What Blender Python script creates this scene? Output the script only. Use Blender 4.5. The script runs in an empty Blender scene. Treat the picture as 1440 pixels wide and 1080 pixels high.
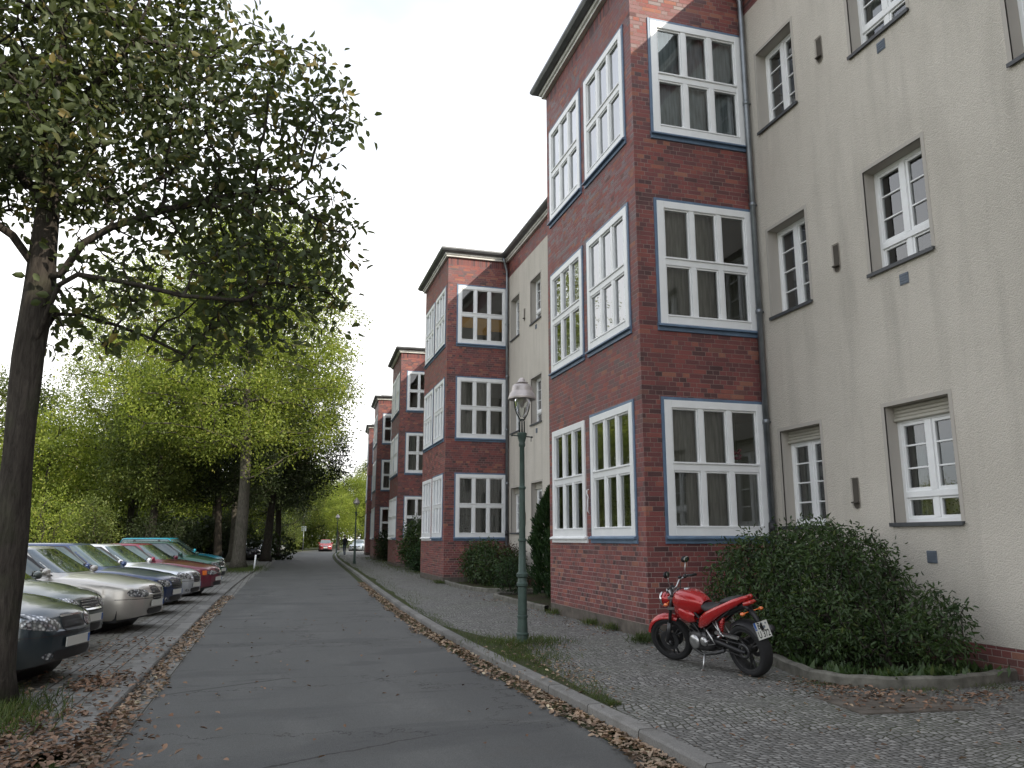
import bpy, bmesh, math, random
import numpy as np
from mathutils import Vector, Matrix
from mathutils.bvhtree import BVHTree
random.seed(7); RNG = np.random.default_rng(11)
PI = math.pi
scene = bpy.context.scene
COL = scene.collection

# ------------------------------------------------------------------ helpers
def link(o, parent=None):
    COL.objects.link(o)
    if parent is not None: o.parent = parent
    return o
def tag(o, label=None, cat=None, group=None, kind=None):
    if label: o['label'] = label
    if cat: o['category'] = cat
    if group: o['group'] = group
    if kind: o['kind'] = kind
    return o
def empty(name, loc=(0, 0, 0), rz=0.0, parent=None):
    o = bpy.data.objects.new(name, None); o.empty_display_size = .2
    o.location = loc; o.rotation_euler = (0, 0, rz)
    return link(o, parent)
def thing(name, label, cat, loc=(0, 0, 0), rz=0.0, group=None):
    return tag(empty(name, loc, rz), label, cat, group)
class MB:
    """collects faces; builds ONE mesh"""
    def __init__(s): s.v = []; s.f = []; s.uv = []; s.m = []
    def add(s, vs, fs, m=0, uvs=None):
        b = len(s.v); s.v += [tuple(p) for p in vs]
        for k, f in enumerate(fs):
            s.f.append([b + i for i in f]); s.m.append(m)
            s.uv.append(uvs[k] if uvs else None)
        return s
    def quad(s, a, b, c, d, m=0, uv=None):
        return s.add([a, b, c, d], [(0, 1, 2, 3)], m, [uv] if uv else None)
    def box(s, x0, x1, y0, y1, z0, z1, m=0, T=None):
        vs = [(x, y, z) for z in (z0, z1) for y in (y0, y1) for x in (x0, x1)]
        if T: vs = [T(*p) for p in vs]
        return s.add(vs, [(0, 2, 3, 1), (4, 5, 7, 6), (0, 1, 5, 4), (2, 6, 7, 3), (0, 4, 6, 2), (1, 3, 7, 5)], m)
    def tube(s, pts, rad, n=8, m=0, caps=True):
        pts = [Vector(p) for p in pts]
        if not hasattr(rad, '__len__'): rad = [rad] * len(pts)
        ref = Vector((0, 0, 1)); rings = []; b = len(s.v); prev = None
        for i, p in enumerate(pts):
            t = (pts[min(i + 1, len(pts) - 1)] - pts[max(i - 1, 0)])
            t = t.normalized() if t.length > 1e-9 else Vector((0, 0, 1))
            if prev is None:
                a = t.cross(ref)
                if a.length < .05: a = t.cross(Vector((1, 0, 0)))
            else: a = prev - t * prev.dot(t)
            a.normalize(); prev = a; c = t.cross(a)
            for k in range(n):
                an = 2 * PI * k / n
                s.v.append(tuple(p + (a * math.cos(an) + c * math.sin(an)) * rad[i]))
        for i in range(len(pts) - 1):
            for k in range(n):
                k2 = (k + 1) % n
                s.f.append([b + i * n + k, b + i * n + k2, b + (i + 1) * n + k2, b + (i + 1) * n + k]); s.m.append(m); s.uv.append(None)
        if caps:
            s.f.append([b + k for k in range(n)][::-1]); s.m.append(m); s.uv.append(None)
            e = b + (len(pts) - 1) * n
            s.f.append([e + k for k in range(n)]); s.m.append(m); s.uv.append(None)
        return s
    def lathe(s, prof, n=24, m=0, T=None, caps=False):
        """prof: (r, z) about local z; T maps points"""
        b = len(s.v)
        for r, z in prof:
            for k in range(n):
                a = 2 * PI * k / n; p = (r * math.cos(a), r * math.sin(a), z)
                s.v.append(tuple(T(*p)) if T else p)
        for i in range(len(prof) - 1):
            for k in range(n):
                k2 = (k + 1) % n
                s.f.append([b + i * n + k, b + i * n + k2, b + (i + 1) * n + k2, b + (i + 1) * n + k]); s.m.append(m); s.uv.append(None)
        if caps:
            s.f.append([b + k for k in range(n)]); s.m.append(m); s.uv.append(None)
            e = b + (len(prof) - 1) * n
            s.f.append([e + k for k in range(n)]); s.m.append(m); s.uv.append(None)
        return s
    def ell(s, c, r, n=12, k=8, m=0, M=None):
        pr = []; b = len(s.v)
        for i in range(k + 1):
            ph = -PI / 2 + PI * i / k
            for j in range(n):
                a = 2 * PI * j / n
                p = Vector((r[0] * math.cos(ph) * math.cos(a), r[1] * math.cos(ph) * math.sin(a), r[2] * math.sin(ph)))
                if M is not None: p = M @ p
                s.v.append(tuple(p + Vector(c)))
        for i in range(k):
            for j in range(n):
                j2 = (j + 1) % n
                s.f.append([b + i * n + j, b + i * n + j2, b + (i + 1) * n + j2, b + (i + 1) * n + j]); s.m.append(m); s.uv.append(None)
        return s
    def mesh(s, name, mats, smooth=False, bevel=0):
        me = bpy.data.meshes.new(name)
        me.from_pydata(s.v, [], s.f)
        if not isinstance(mats, (list, tuple)): mats = [mats]
        for mt in mats: me.materials.append(mt)
        if len(mats) > 1: me.polygons.foreach_set('material_index', s.m)
        if any(u is not None for u in s.uv):
            lay = me.uv_layers.new(name='UVMap'); i = 0
            for f, u in zip(s.f, s.uv):
                for k in range(len(f)):
                    if u is not None: lay.data[i].uv = u[k]
                    i += 1
        if smooth:
            me.polygons.foreach_set('use_smooth', [True] * len(me.polygons))
        me.validate(); me.update()
        return me
    def build(s, name, mats, parent=None, smooth=False, angle=None):
        me = s.mesh(name, mats, smooth)
        if angle is not None: shade_angle(me, angle)
        return link(bpy.data.objects.new(name, me), parent)
def shade_angle(me, deg):
    me.polygons.foreach_set('use_smooth', [True] * len(me.polygons))
    try: me.set_sharp_from_angle(angle=math.radians(deg))
    except Exception: pass
def inst(name, me, parent=None, loc=(0, 0, 0), rot=(0, 0, 0)):
    o = bpy.data.objects.new(name, me); o.location = loc; o.rotation_euler = rot
    return link(o, parent)
def np_mesh(name, V, F, mats, midx=None, smooth=False):
    """V (n,3), F (m,k) arrays"""
    me = bpy.data.meshes.new(name); V = np.asarray(V, np.float32); F = np.asarray(F, np.int32)
    me.vertices.add(len(V)); me.vertices.foreach_set('co', V.ravel())
    k = F.shape[1]; me.loops.add(F.size); me.loops.foreach_set('vertex_index', F.ravel())
    me.polygons.add(len(F)); me.polygons.foreach_set('loop_start', np.arange(0, F.size, k, dtype=np.int32))
    me.polygons.foreach_set('loop_total', np.full(len(F), k, np.int32))
    if not isinstance(mats, (list, tuple)): mats = [mats]
    for m in mats: me.materials.append(m)
    if midx is not None: me.polygons.foreach_set('material_index', np.asarray(midx, np.int32))
    if smooth: me.polygons.foreach_set('use_smooth', np.ones(len(F), bool))
    me.update(calc_edges=True); me.validate()
    return me

# ------------------------------------------------------------------ materials
class Nodes:
    def __init__(s, name):
        s.mat = bpy.data.materials.new(name); s.mat.use_nodes = True
        s.t = s.mat.node_tree; s.t.nodes.clear()
        s.out = s.t.nodes.new('ShaderNodeOutputMaterial')
    def n(s, typ, **kw):
        nd = s.t.nodes.new('ShaderNode' + typ)
        for k, v in kw.items():
            if k in nd.bl_rna.properties and k not in ('inputs',): setattr(nd, k, v)
        return nd
    def set(s, sock, v):
        if isinstance(v, bpy.types.NodeSocket): s.t.links.new(v, sock)
        elif v is not None:
            if isinstance(v, (tuple, list)) and len(v) == 3 and sock.type == 'RGBA': v = (*v, 1)
            sock.default_value = v
    def math(s, op, a, b=None, c=None, clamp=False):
        nd = s.n('Math', operation=op); nd.use_clamp = clamp
        s.set(nd.inputs[0], a)
        if b is not None: s.set(nd.inputs[1], b)
        if c is not None: s.set(nd.inputs[2], c)
        return nd.outputs[0]
    def mix(s, f, a, b, blend='MIX'):
        nd = s.n('Mix', data_type='RGBA', blend_type=blend)
        s.set(nd.inputs[0], f); s.set(nd.inputs[6], a); s.set(nd.inputs[7], b)
        return nd.outputs[2]
    def ramp(s, f, stops, interp='LINEAR'):
        nd = s.n('ValToRGB'); cr = nd.color_ramp; cr.interpolation = interp
        while len(cr.elements) > 1: cr.elements.remove(cr.elements[-1])
        for i, (p, c) in enumerate(stops):
            e = cr.elements[0] if i == 0 else cr.elements.new(p)
            e.position = p
            e.color = (c, c, c, 1) if not isinstance(c, (tuple, list)) else (*c, 1)
        s.set(nd.inputs[0], f); return nd.outputs[0]
    def noise(s, vec, scale, detail=3, rough=.5, dist=0, out=0):
        nd = s.n('TexNoise'); s.set(nd.inputs['Vector'], vec); nd.inputs['Scale'].default_value = scale
        nd.inputs['Detail'].default_value = detail; nd.inputs['Roughness'].default_value = rough
        nd.inputs['Distortion'].default_value = dist
        return nd.outputs[out]
    def voro(s, vec, scale, feature='F1', out='Distance', rand=1.0):
        nd = s.n('TexVoronoi', feature=feature); s.set(nd.inputs['Vector'], vec)
        nd.inputs['Scale'].default_value = scale; nd.inputs['Randomness'].default_value = rand
        return nd.outputs[out]
    def obj(s): return s.n('TexCoord').outputs['Object']
    def gen(s): return s.n('TexCoord').outputs['Generated']
    def uv(s): return s.n('TexCoord').outputs['UV']
    def pos(s): return s.n('NewGeometry').outputs['Position']
    def nrm(s): return s.n('NewGeometry').outputs['Normal']
    def island(s): return s.n('NewGeometry').outputs['Random Per Island']
    def sep(s, v):
        nd = s.n('SeparateXYZ'); s.set(nd.inputs[0], v); return nd.outputs
    def comb(s, x=0.0, y=0.0, z=0.0):
        nd = s.n('CombineXYZ')
        for i, v in enumerate((x, y, z)): s.set(nd.inputs[i], v)
        return nd.outputs[0]
    def vscale(s, v, sc):
        nd = s.n('Mapping'); s.set(nd.inputs[0], v); nd.inputs['Scale'].default_value = sc; return nd.outputs[0]
    def bump(s, h, strength=.3, dist=.01, normal=None):
        nd = s.n('Bump'); s.set(nd.inputs['Height'], h); nd.inputs['Strength'].default_value = strength
        nd.inputs['Distance'].default_value = dist
        if normal is not None: s.set(nd.inputs['Normal'], normal)
        return nd.outputs[0]
    def pbr(s, color, rough=.7, metal=0.0, normal=None, spec=.5, coat=0.0, coat_rough=.05, final=True):
        nd = s.n('BsdfPrincipled')
        s.set(nd.inputs['Base Color'], color); s.set(nd.inputs['Roughness'], rough); s.set(nd.inputs['Metallic'], metal)
        s.set(nd.inputs['Specular IOR Level'], spec); nd.inputs['Coat Weight'].default_value = coat
        nd.inputs['Coat Roughness'].default_value = coat_rough
        if normal is not None: s.set(nd.inputs['Normal'], normal)
        if final: s.t.links.new(nd.outputs[0], s.out.inputs[0])
        return nd.outputs[0]

def plain(name, c, rough=.6, metal=0.0, var=.15, scale=6, spec=.5, bump=0, coat=0.0, bscale=60):
    N = Nodes(name); p = N.obj()
    f = N.noise(p, scale, 5, .6)
    d = tuple(x * (1 - var) for x in c); l = tuple(min(1, x * (1 + var)) for x in c)
    col = N.ramp(f, [(.3, d), (.7, l)])
    nr = N.bump(N.noise(p, bscale, 3), bump, .004) if bump else None
    r = N.math('ADD', N.math('MULTIPLY', f, .12), rough - .06)
    N.pbr(col, r, metal, nr, spec, coat)
    return N.mat
M = {}
# brick: stretchers and headers, every brick its own shade
def brick_mat(name, tint=1.0, light_joint=.0):
    N = Nodes(name); u, v, _ = N.sep(N.uv())
    bw, bh = .25, .0775
    row = N.math('FLOOR', N.math('DIVIDE', v, bh))
    sh = N.math('MULTIPLY', N.math('MODULO', N.math('ADD', N.math('MULTIPLY', row, 3), 400), 4), .25)
    uu = N.math('ADD', N.math('DIVIDE', u, bw), sh)
    col = N.math('FLOOR', uu); fx = N.math('SUBTRACT', uu, col)
    fy = N.math('SUBTRACT', N.math('DIVIDE', v, bh), row)
    w0 = N.n('TexWhiteNoise', noise_dimensions='2D'); N.set(w0.inputs['Vector'], N.comb(row, col))
    split = N.math('GREATER_THAN', w0.outputs['Value'], .62)
    half = N.math('MULTIPLY', split, N.math('GREATER_THAN', fx, .5))
    w1 = N.n('TexWhiteNoise', noise_dimensions='3D'); N.set(w1.inputs['Vector'], N.comb(row, col, half))
    fxs = N.math('FRACT', N.math('MULTIPLY', fx, N.math('ADD', split, 1)))
    fxs = N.math('DIVIDE', fxs, N.math('ADD', split, 1))
    hw = N.math('DIVIDE', 1.0, N.math('ADD', split, 1))
    ex = N.math('MULTIPLY', N.math('MINIMUM', fxs, N.math('SUBTRACT', hw, fxs)), bw)
    ey = N.math('MULTIPLY', N.math('MINIMUM', fy, N.math('SUBTRACT', 1.0, fy)), bh)
    wob = N.math('MULTIPLY', N.math('SUBTRACT', N.noise(N.uv(), 40, 2), .5), .004)
    e = N.math('ADD', N.math('MINIMUM', ex, ey), wob)
    joint = N.math('LESS_THAN', e, .0042)
    base = N.ramp(w1.outputs['Value'], [(0, (.055, .032, .037)), (.08, (.090, .042, .048)), (.28, (.135, .050, .055)), (.5, (.175, .060, .062)),
                                       (.74, (.205, .068, .066)), (.88, (.25, .086, .072)), (.96, (.29, .14, .10)), (1, (.10, .058, .064))])
    big = N.noise(N.uv(), 1.1, 4, .6)
    base = N.mix(N.ramp(big, [(.35, .0), (.7, .35)]), base, (.15, .08, .08))
    fine = N.noise(N.uv(), 70, 4, .7)
    base = N.mix(.45, base, N.ramp(fine, [(.3, (.35, .35, .35)), (.7, (1.5, 1.45, 1.4))]), 'MULTIPLY')
    jn = N.noise(N.uv(), 2.2, 3, .6)
    # joints: dark upstairs, washed-out pale lime in patches low on the wall
    low = N.ramp(N.math('ADD', v, N.math('MULTIPLY', N.math('SUBTRACT', jn, .5), 1.6)), [(.0, 1.0), (.78, .0)])
    vv = N.math('DIVIDE', v, 2.0)
    low = N.ramp(N.math('ADD', vv, N.math('MULTIPLY', N.math('SUBTRACT', jn, .5), 1.1)), [(.35, .95), (.95, .0)])
    jc = N.mix(low, N.ramp(jn, [(.3, (.12, .085, .08)), (.7, (.26, .205, .19))]), (.32, .27, .26))
    c = N.mix(joint, base, jc)
    grime = N.noise(N.vscale(N.uv(), (1.5, .25, 1)), 1.0, 4, .6)
    c = N.mix(N.ramp(grime, [(.45, .0), (.8, .4)]), c, (.045, .032, .032))
    foot = N.ramp(N.math('ADD', v, N.math('MULTIPLY', fine, .12)), [(.14, .7), (.5, .0)])
    c = N.mix(foot, c, (.085, .075, .062))
    c = N.mix(1.0, c, (1.20, 1.10, 1.04), 'MULTIPLY')
    if tint != 1: c = N.mix(1.0, c, (tint, tint, tint), 'MULTIPLY')
    h = N.math('ADD', N.ramp(e, [(.0, .0), (.007, 1.0)]), N.math('MULTIPLY', fine, .35))
    N.pbr(c, N.ramp(w1.outputs['Value'], [(0, .45), (1, .8)]), 0, N.bump(h, .65, .006), .4)
    return N.mat
M['brick'] = brick_mat('clinker_brick')
def soldier_mat():
    N = Nodes('soldier_brick'); u, v, _ = N.sep(N.uv())
    uu = N.math('DIVIDE', u, .0775); col = N.math('FLOOR', uu); fx = N.math('SUBTRACT', uu, col)
    w = N.n('TexWhiteNoise', noise_dimensions='1D'); N.set(w.inputs['W'], col)
    base = N.ramp(w.outputs['Value'], [(0, (.06, .022, .026)), (.4, (.14, .036, .036)), (.8, (.2, .052, .042)), (1, (.09, .04, .04))])
    j = N.math('LESS_THAN', N.math('MULTIPLY', N.math('MINIMUM', fx, N.math('SUBTRACT', 1.0, fx)), .0775), .0045)
    c = N.mix(j, base, (.15, .12, .11)); N.pbr(c, .65, 0, N.bump(N.math('SUBTRACT', 1.0, j), .6, .006)); return N.mat
M['soldier'] = soldier_mat()
def stucco():
    N = Nodes('roughcast_render'); p = N.obj()
    a = N.noise(p, 40, 4, .7); b = N.noise(p, 110, 3, .6); big = N.noise(p, .55, 4, .55)
    v = N.voro(p, 62)
    c = N.ramp(big, [(.3, (.515, .48, .42)), (.7, (.60, .56, .495))])
    c = N.mix(.6, c, N.ramp(v, [(.05, (.78, .78, .78)), (.5, (1.1, 1.1, 1.1))]), 'MULTIPLY')
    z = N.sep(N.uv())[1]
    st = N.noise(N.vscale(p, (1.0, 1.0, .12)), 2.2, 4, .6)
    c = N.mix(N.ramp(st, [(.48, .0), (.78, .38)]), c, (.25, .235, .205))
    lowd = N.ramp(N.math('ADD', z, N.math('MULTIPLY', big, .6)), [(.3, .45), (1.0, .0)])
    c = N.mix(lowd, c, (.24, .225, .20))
    h = N.math('ADD', N.math('MULTIPLY', v, -1.0), N.math('MULTIPLY', a, .7)); h = N.math('ADD', h, N.math('MULTIPLY', b, .3))
    N.pbr(c, .92, 0, N.bump(h, .6, .013), .2); return N.mat
M['stucco'] = stucco()
def smooth_render():
    N = Nodes('smooth_reveal'); p = N.obj(); b = N.noise(p, 3, 4, .6)
    N.pbr(N.ramp(b, [(.3, (.45, .42, .38)), (.7, (.46, .43, .385))]), .9, 0, N.bump(N.noise(p, 60, 3), .2, .004), .2); return N.mat
M['reveal'] = smooth_render()
M['plinth'] = plain('plinth_concrete', (.12, .105, .09), .95, 0, .35, 5, .2, .5)
M['white'] = plain('white_window_paint', (.84, .85, .85), .35, 0, .05, 3, .5, .04)
M['blue'] = plain('blue_window_paint', (.115, .175, .26), .45, 0, .2, 4)
M['darksill'] = plain('dark_sill', (.055, .06, .065), .45, 0, .3, 6)
M['zinc'] = plain('zinc_pipe', (.22, .24, .26), .42, .75, .22, 4)
M['castpipe'] = plain('cast_pipe', (.03, .03, .032), .6, 0, .3, 5)
M['gutter'] = plain('gutter_metal', (.13, .135, .14), .5, .5, .3, 3)
M['fascia'] = plain('fascia_paint', (.62, .61, .58), .7, 0, .2, 3)
M['rooffelt'] = plain('roof_felt', (.06, .06, .062), .9, 0, .2, 2)
M['room'] = plain('room_wall', (.66, .62, .55), .9, 0, .08, 1)
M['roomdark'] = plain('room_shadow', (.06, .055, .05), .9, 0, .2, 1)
M['shutter'] = plain('roller_shutter', (.46, .44, .38), .6, 0, .1, 2)
M['yellowblind'] = plain('yellow_blind', (.62, .33, .09), .8, 0, .1, 3)
M['slot'] = plain('vent_recess_shade', (.085, .075, .062), .95, 0, .2, 5)
M['ventplate'] = plain('vent_plate', (.16, .19, .23), .6, .3, .2, 5)
def curtain_mat(name, c, lace=False):
    N = Nodes(name); p = N.obj()
    a = N.n('BsdfDiffuse'); b = N.n('BsdfTranslucent'); mx = N.n('MixShader')
    col = N.ramp(N.noise(N.vscale(p, (9, 9, .8)), 3, 2), [(.3, tuple(x * .6 for x in c)), (.7, c)])
    N.set(a.inputs[0], col); N.set(b.inputs[0], col)
    mx.inputs[0].default_value = .45
    N.t.links.new(a.outputs[0], mx.inputs[1]); N.t.links.new(b.outputs[0], mx.inputs[2])
    last = mx.outputs[0]
    if lace:
        tr = N.n('BsdfTransparent'); m2 = N.n('MixShader')
        hole = N.ramp(N.voro(p, 26), [(.3, .75), (.36, .1)])
        N.set(m2.inputs[0], hole); N.t.links.new(tr.outputs[0], m2.inputs[2]); N.t.links.new(last, m2.inputs[1]); last = m2.outputs[0]
    N.t.links.new(last, N.out.inputs[0]); return N.mat
M['curtain'] = curtain_mat('drape_cloth', (.55, .55, .52))
M['sheer'] = curtain_mat('sky_sheet_cloth', (.66, .73, .80)); M['sheerb'] = curtain_mat('sheer_beige_cloth', (.46, .43, .38))  # first cloth: bluish tone paints the sky mirrored in the panes
M['lace'] = curtain_mat('lace_cloth', (.5, .5, .48), True)
def glass(name='window_glass', tint=(.80, .84, .82), boost=2.6):
    N = Nodes(name); tr = N.n('BsdfTransparent'); gl = N.n('BsdfGlossy'); fr = N.n('Fresnel'); mx = N.n('MixShader')
    tr.inputs[0].default_value = (*tint, 1); gl.inputs['Roughness'].default_value = .012
    gl.inputs[0].default_value = (.95, .97, 1, 1); fr.inputs[0].default_value = 1.5
    w = N.noise(N.obj(), 1.3, 2); N.set(gl.inputs['Normal'], N.bump(w, .06, .05))
    f = N.math('MULTIPLY', fr.outputs[0], boost, clamp=True); N.set(mx.inputs[0], f)
    N.t.links.new(tr.outputs[0], mx.inputs[1]); N.t.links.new(gl.outputs[0], mx.inputs[2]); N.t.links.new(mx.outputs[0], N.out.inputs[0])
    return N.mat
M['glass'] = glass()
def asphalt():
    N = Nodes('asphalt'); p = N.pos()
    g = N.noise(p, 120, 3, .7); b = N.noise(N.vscale(p, (1, .35, 1)), 1.1, 5, .6); s = N.voro(p, 150)
    c = N.ramp(b, [(.3, (.052, .053, .053)), (.5, (.072, .073, .072)), (.72, (.104, .104, .101))])
    pat = N.noise(N.vscale(p, (.35, 1.3, 1)), .9, 3, .55, .4)
    c = N.mix(N.ramp(pat, [(.56, .0), (.62, .45)]), c, (.040, .041, .043))
    st = N.noise(N.vscale(p, (.8, 3.2, 1)), 1.0, 5, .7, .8)
    c = N.mix(N.ramp(st, [(.62, .0), (.68, .5)]), c, (.030, .030, .031))
    c = N.mix(N.ramp(st, [(.30, .5), (.36, .0)]), c, (.11, .11, .105))
    c = N.mix(.8, c, N.ramp(s, [(.08, (.45, .45, .45)), (.6, (1.5, 1.5, 1.47))]), 'MULTIPLY')
    crv = N.voro(N.vscale(p, (.35, 1, 1)), .9, 'DISTANCE_TO_EDGE')
    cr = N.voro(N.comb(*[N.math('ADD', q, N.math('MULTIPLY', N.noise(p, 2.5, 4, .7), .9)) for q in N.sep(N.vscale(p, (.5, .9, 1)))[:2]]), .55, 'DISTANCE_TO_EDGE')
    crack = N.math('MULTIPLY', N.math('LESS_THAN', cr, .0045), N.ramp(N.noise(p, .5, 2), [(.38, .0), (.48, .9)]))
    c = N.mix(crack, c, (.018, .017, .016))
    x = N.sep(p)[0]
    dirt = N.ramp(N.noise(p, 3, 4, .6), [(.55, .0), (.75, .35)])
    c = N.mix(dirt, c, (.085, .078, .068))
    h = N.math('ADD', N.math('MULTIPLY', s, .6), N.math('MULTIPLY', g, .5))
    h = N.math('SUBTRACT', h, N.math('MULTIPLY', crack, 1.2))
    N.pbr(c, N.ramp(b, [(.3, .62), (.7, .85)]), 0, N.bump(h, .5, .006), .4); return N.mat
M['asphalt'] = asphalt()
def mosaic(name, sc, c1, c2, joint, moss=.5, an=(1, 1, 1), rnd=.42):
    N = Nodes(name); p = N.vscale(N.pos(), an)
    wv = N.noise(p, .8, 2); px, py, pz = N.sep(p)
    q = N.comb(N.math('ADD', px, N.math('MULTIPLY', wv, .5)), N.math('ADD', py, N.math('MULTIPLY', wv, .8)))
    d = N.voro(q, sc, 'DISTANCE_TO_EDGE', rand=rnd); cell = N.voro(q, sc, 'F1', 'Color', rand=rnd)
    v = N.sep(cell)[0]
    c = N.ramp(v, [(0, c1), (.6, tuple((a + b) / 2 for a, b in zip(c1, c2))), (1, c2)])
    c = N.mix(.5, c, N.ramp(N.noise(p, 60, 4, .7), [(.3, (.6, .6, .6)), (.7, (1.3, 1.3, 1.3))]), 'MULTIPLY')
    big = N.noise(N.pos(), .7, 5, .6)
    j = N.ramp(d, [(.05, 1.0), (.13, .0)])
    gm = N.ramp(big, [(.45, .0), (.65, moss)])
    jc = N.mix(gm, joint, (.045, .06, .018))
    c = N.mix(j, c, jc)
    c = N.mix(N.ramp(N.noise(N.pos(), 1.7, 4, .65), [(.55, .0), (.8, .45)]), c, (.085, .078, .066))
    h = N.ramp(d, [(.0, .0), (.2, 1.0)])
    N.pbr(c, .8, 0, N.bump(h, .8, .012), .35); return N.mat
M['mosaic'] = mosaic('mosaic_paving', 16.5, (.145, .143, .136), (.30, .295, .28), (.045, .042, .036), .8)
M['cobble'] = mosaic('parking_cobbles', 9, (.12, .115, .10), (.22, .21, .18), (.07, .062, .05), .5)
def slab_mat():
    N = Nodes('paving_slabs'); x, y, z = N.sep(N.pos()); b = N.n('TexBrick'); N.set(b.inputs['Vector'], N.comb(y, x, 0))
    for k, v in (('Scale', 1), ('Brick Width', .30), ('Row Height', .158), ('Mortar Size', .010), ('Mortar Smooth', .3), ('Bias', 0)): b.inputs[k].default_value = v
    b.inputs['Color1'].default_value = (.15, .148, .138, 1); b.inputs['Color2'].default_value = (.24, .235, .22, 1); b.inputs['Mortar'].default_value = (.05, .045, .036, 1)
    c = N.mix(.6, b.outputs[0], N.ramp(N.noise(N.pos(), 55, 4, .7), [(.3, (.6, .6, .6)), (.7, (1.3, 1.3, 1.3))]), 'MULTIPLY')
    c = N.mix(N.ramp(N.noise(N.pos(), 2.5, 5, .65), [(.5, .0), (.75, .6)]), c, (.075, .068, .05))
    N.pbr(c, .85, 0, N.bump(N.math('SUBTRACT', 1.0, b.outputs[1]), .7, .01), .3); return N.mat
M['slab'] = slab_mat()
def kerb_mat():
    N = Nodes('granite_kerb'); u, v, _ = N.sep(N.uv()); p = N.pos()
    fr = N.math('FRACT', N.math('DIVIDE', v, 1.02)); j = N.math('LESS_THAN', fr, .014)
    w = N.n('TexWhiteNoise', noise_dimensions='1D'); N.set(w.inputs['W'], N.math('FLOOR', N.math('DIVIDE', v, 1.02)))
    c = N.ramp(w.outputs['Value'], [(0, (.15, .148, .142)), (1, (.235, .23, .22))])
    c = N.mix(.7, c, N.ramp(N.noise(p, 90, 3, .7), [(.3, (.6, .6, .6)), (.7, (1.35, 1.33, 1.3))]), 'MULTIPLY')
    c = N.mix(N.ramp(N.noise(p, 4, 5, .65), [(.5, .0), (.75, .55)]), c, (.075, .07, .055))
    c = N.mix(j, c, (.02, .018, .014))
    N.pbr(c, .8, 0, N.bump(N.math('SUBTRACT', N.noise(p, 70, 3), j), .4, .008), .3); return N.mat
M['kerb'] = kerb_mat()
def soil_mat(name, c1, c2, green, amt):
    N = Nodes(name); p = N.pos(); a = N.noise(p, 2.0, 5, .65); b = N.noise(p, 35, 4, .7)
    c = N.ramp(b, [(.3, c1), (.7, c2)]); c = N.mix(N.ramp(a, [(.5 - amt * .3, .0), (.62, .9)]), c, green)
    N.pbr(c, .95, 0, N.bump(N.math('ADD', a, b), .8, .03), .2); return N.mat
M['soil'] = soil_mat('bed_soil', (.03, .022, .015), (.075, .057, .04), (.04, .055, .018), .3)
M['ground'] = soil_mat('park_ground', (.05, .045, .025), (.10, .09, .05), (.06, .09, .022), .9)
M['moss'] = soil_mat('moss_verge', (.045, .04, .028), (.09, .08, .055), (.05, .068, .022), .8)
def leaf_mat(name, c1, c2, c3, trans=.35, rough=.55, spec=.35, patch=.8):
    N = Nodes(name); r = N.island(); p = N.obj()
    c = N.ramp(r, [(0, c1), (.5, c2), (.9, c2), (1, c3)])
    c = N.mix(.8, c, N.ramp(N.noise(p, patch, 3, .6), [(.35, (.45, .5, .5)), (.65, (1.4, 1.32, 1.15))]), 'MULTIPLY')  # noise paints lit and shaded clumps into the leaf colour
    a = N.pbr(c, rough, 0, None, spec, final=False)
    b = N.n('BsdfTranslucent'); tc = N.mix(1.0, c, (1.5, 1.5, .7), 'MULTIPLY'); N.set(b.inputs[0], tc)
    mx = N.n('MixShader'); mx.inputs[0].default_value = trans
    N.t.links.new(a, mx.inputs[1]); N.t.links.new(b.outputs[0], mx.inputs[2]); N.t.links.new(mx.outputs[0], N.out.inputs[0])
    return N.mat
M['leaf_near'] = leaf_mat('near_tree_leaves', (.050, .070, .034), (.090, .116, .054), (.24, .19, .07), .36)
M['leaf_sunlit'] = leaf_mat('sunlight_painted_leaves', (.13, .18, .035), (.25, .31, .065), (.45, .44, .16), .45)  # sunlight painted in: leaf tone brightened and yellowed for sunlit plants
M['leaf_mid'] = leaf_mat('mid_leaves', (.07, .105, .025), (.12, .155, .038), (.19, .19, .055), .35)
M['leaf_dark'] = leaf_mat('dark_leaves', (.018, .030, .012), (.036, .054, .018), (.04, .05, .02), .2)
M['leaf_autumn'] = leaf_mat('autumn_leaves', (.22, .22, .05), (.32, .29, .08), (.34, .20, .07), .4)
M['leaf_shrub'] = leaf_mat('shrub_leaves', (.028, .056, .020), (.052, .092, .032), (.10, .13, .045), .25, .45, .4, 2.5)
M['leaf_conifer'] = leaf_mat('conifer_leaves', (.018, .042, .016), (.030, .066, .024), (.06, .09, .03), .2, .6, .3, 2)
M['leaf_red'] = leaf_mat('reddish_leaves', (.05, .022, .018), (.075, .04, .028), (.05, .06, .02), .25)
M['grass'] = leaf_mat('grass_blades', (.045, .075, .02), (.07, .10, .028), (.14, .13, .06), .3)
M['litter'] = leaf_mat('fallen_leaves', (.15, .095, .068), (.34, .255, .20), (.48, .42, .32), .05, .8, .2, 4)
M['litter_dark'] = leaf_mat('fallen_leaves_brown', (.11, .06, .042), (.25, .165, .125), (.36, .29, .22), .05, .8, .2, 4)
def bark(name, c1, c2):
    N = Nodes(name); p = N.obj(); q = N.vscale(p, (1, 1, .18))
    a = N.noise(q, 26, 5, .7, .6); b = N.noise(p, 3, 3)
    c = N.ramp(a, [(.35, c1), (.7, c2)]); c = N.mix(N.ramp(b, [(.5, .0), (.75, .4)]), c, (.05, .06, .03))
    N.pbr(c, .92, 0, N.bump(a, .9, .02), .2); return N.mat
M['bark'] = bark('bark_dark', (.025, .021, .018), (.075, .064, .054))
M['bark2'] = bark('bark_grey', (.05, .045, .038), (.15, .135, .11))
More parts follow.
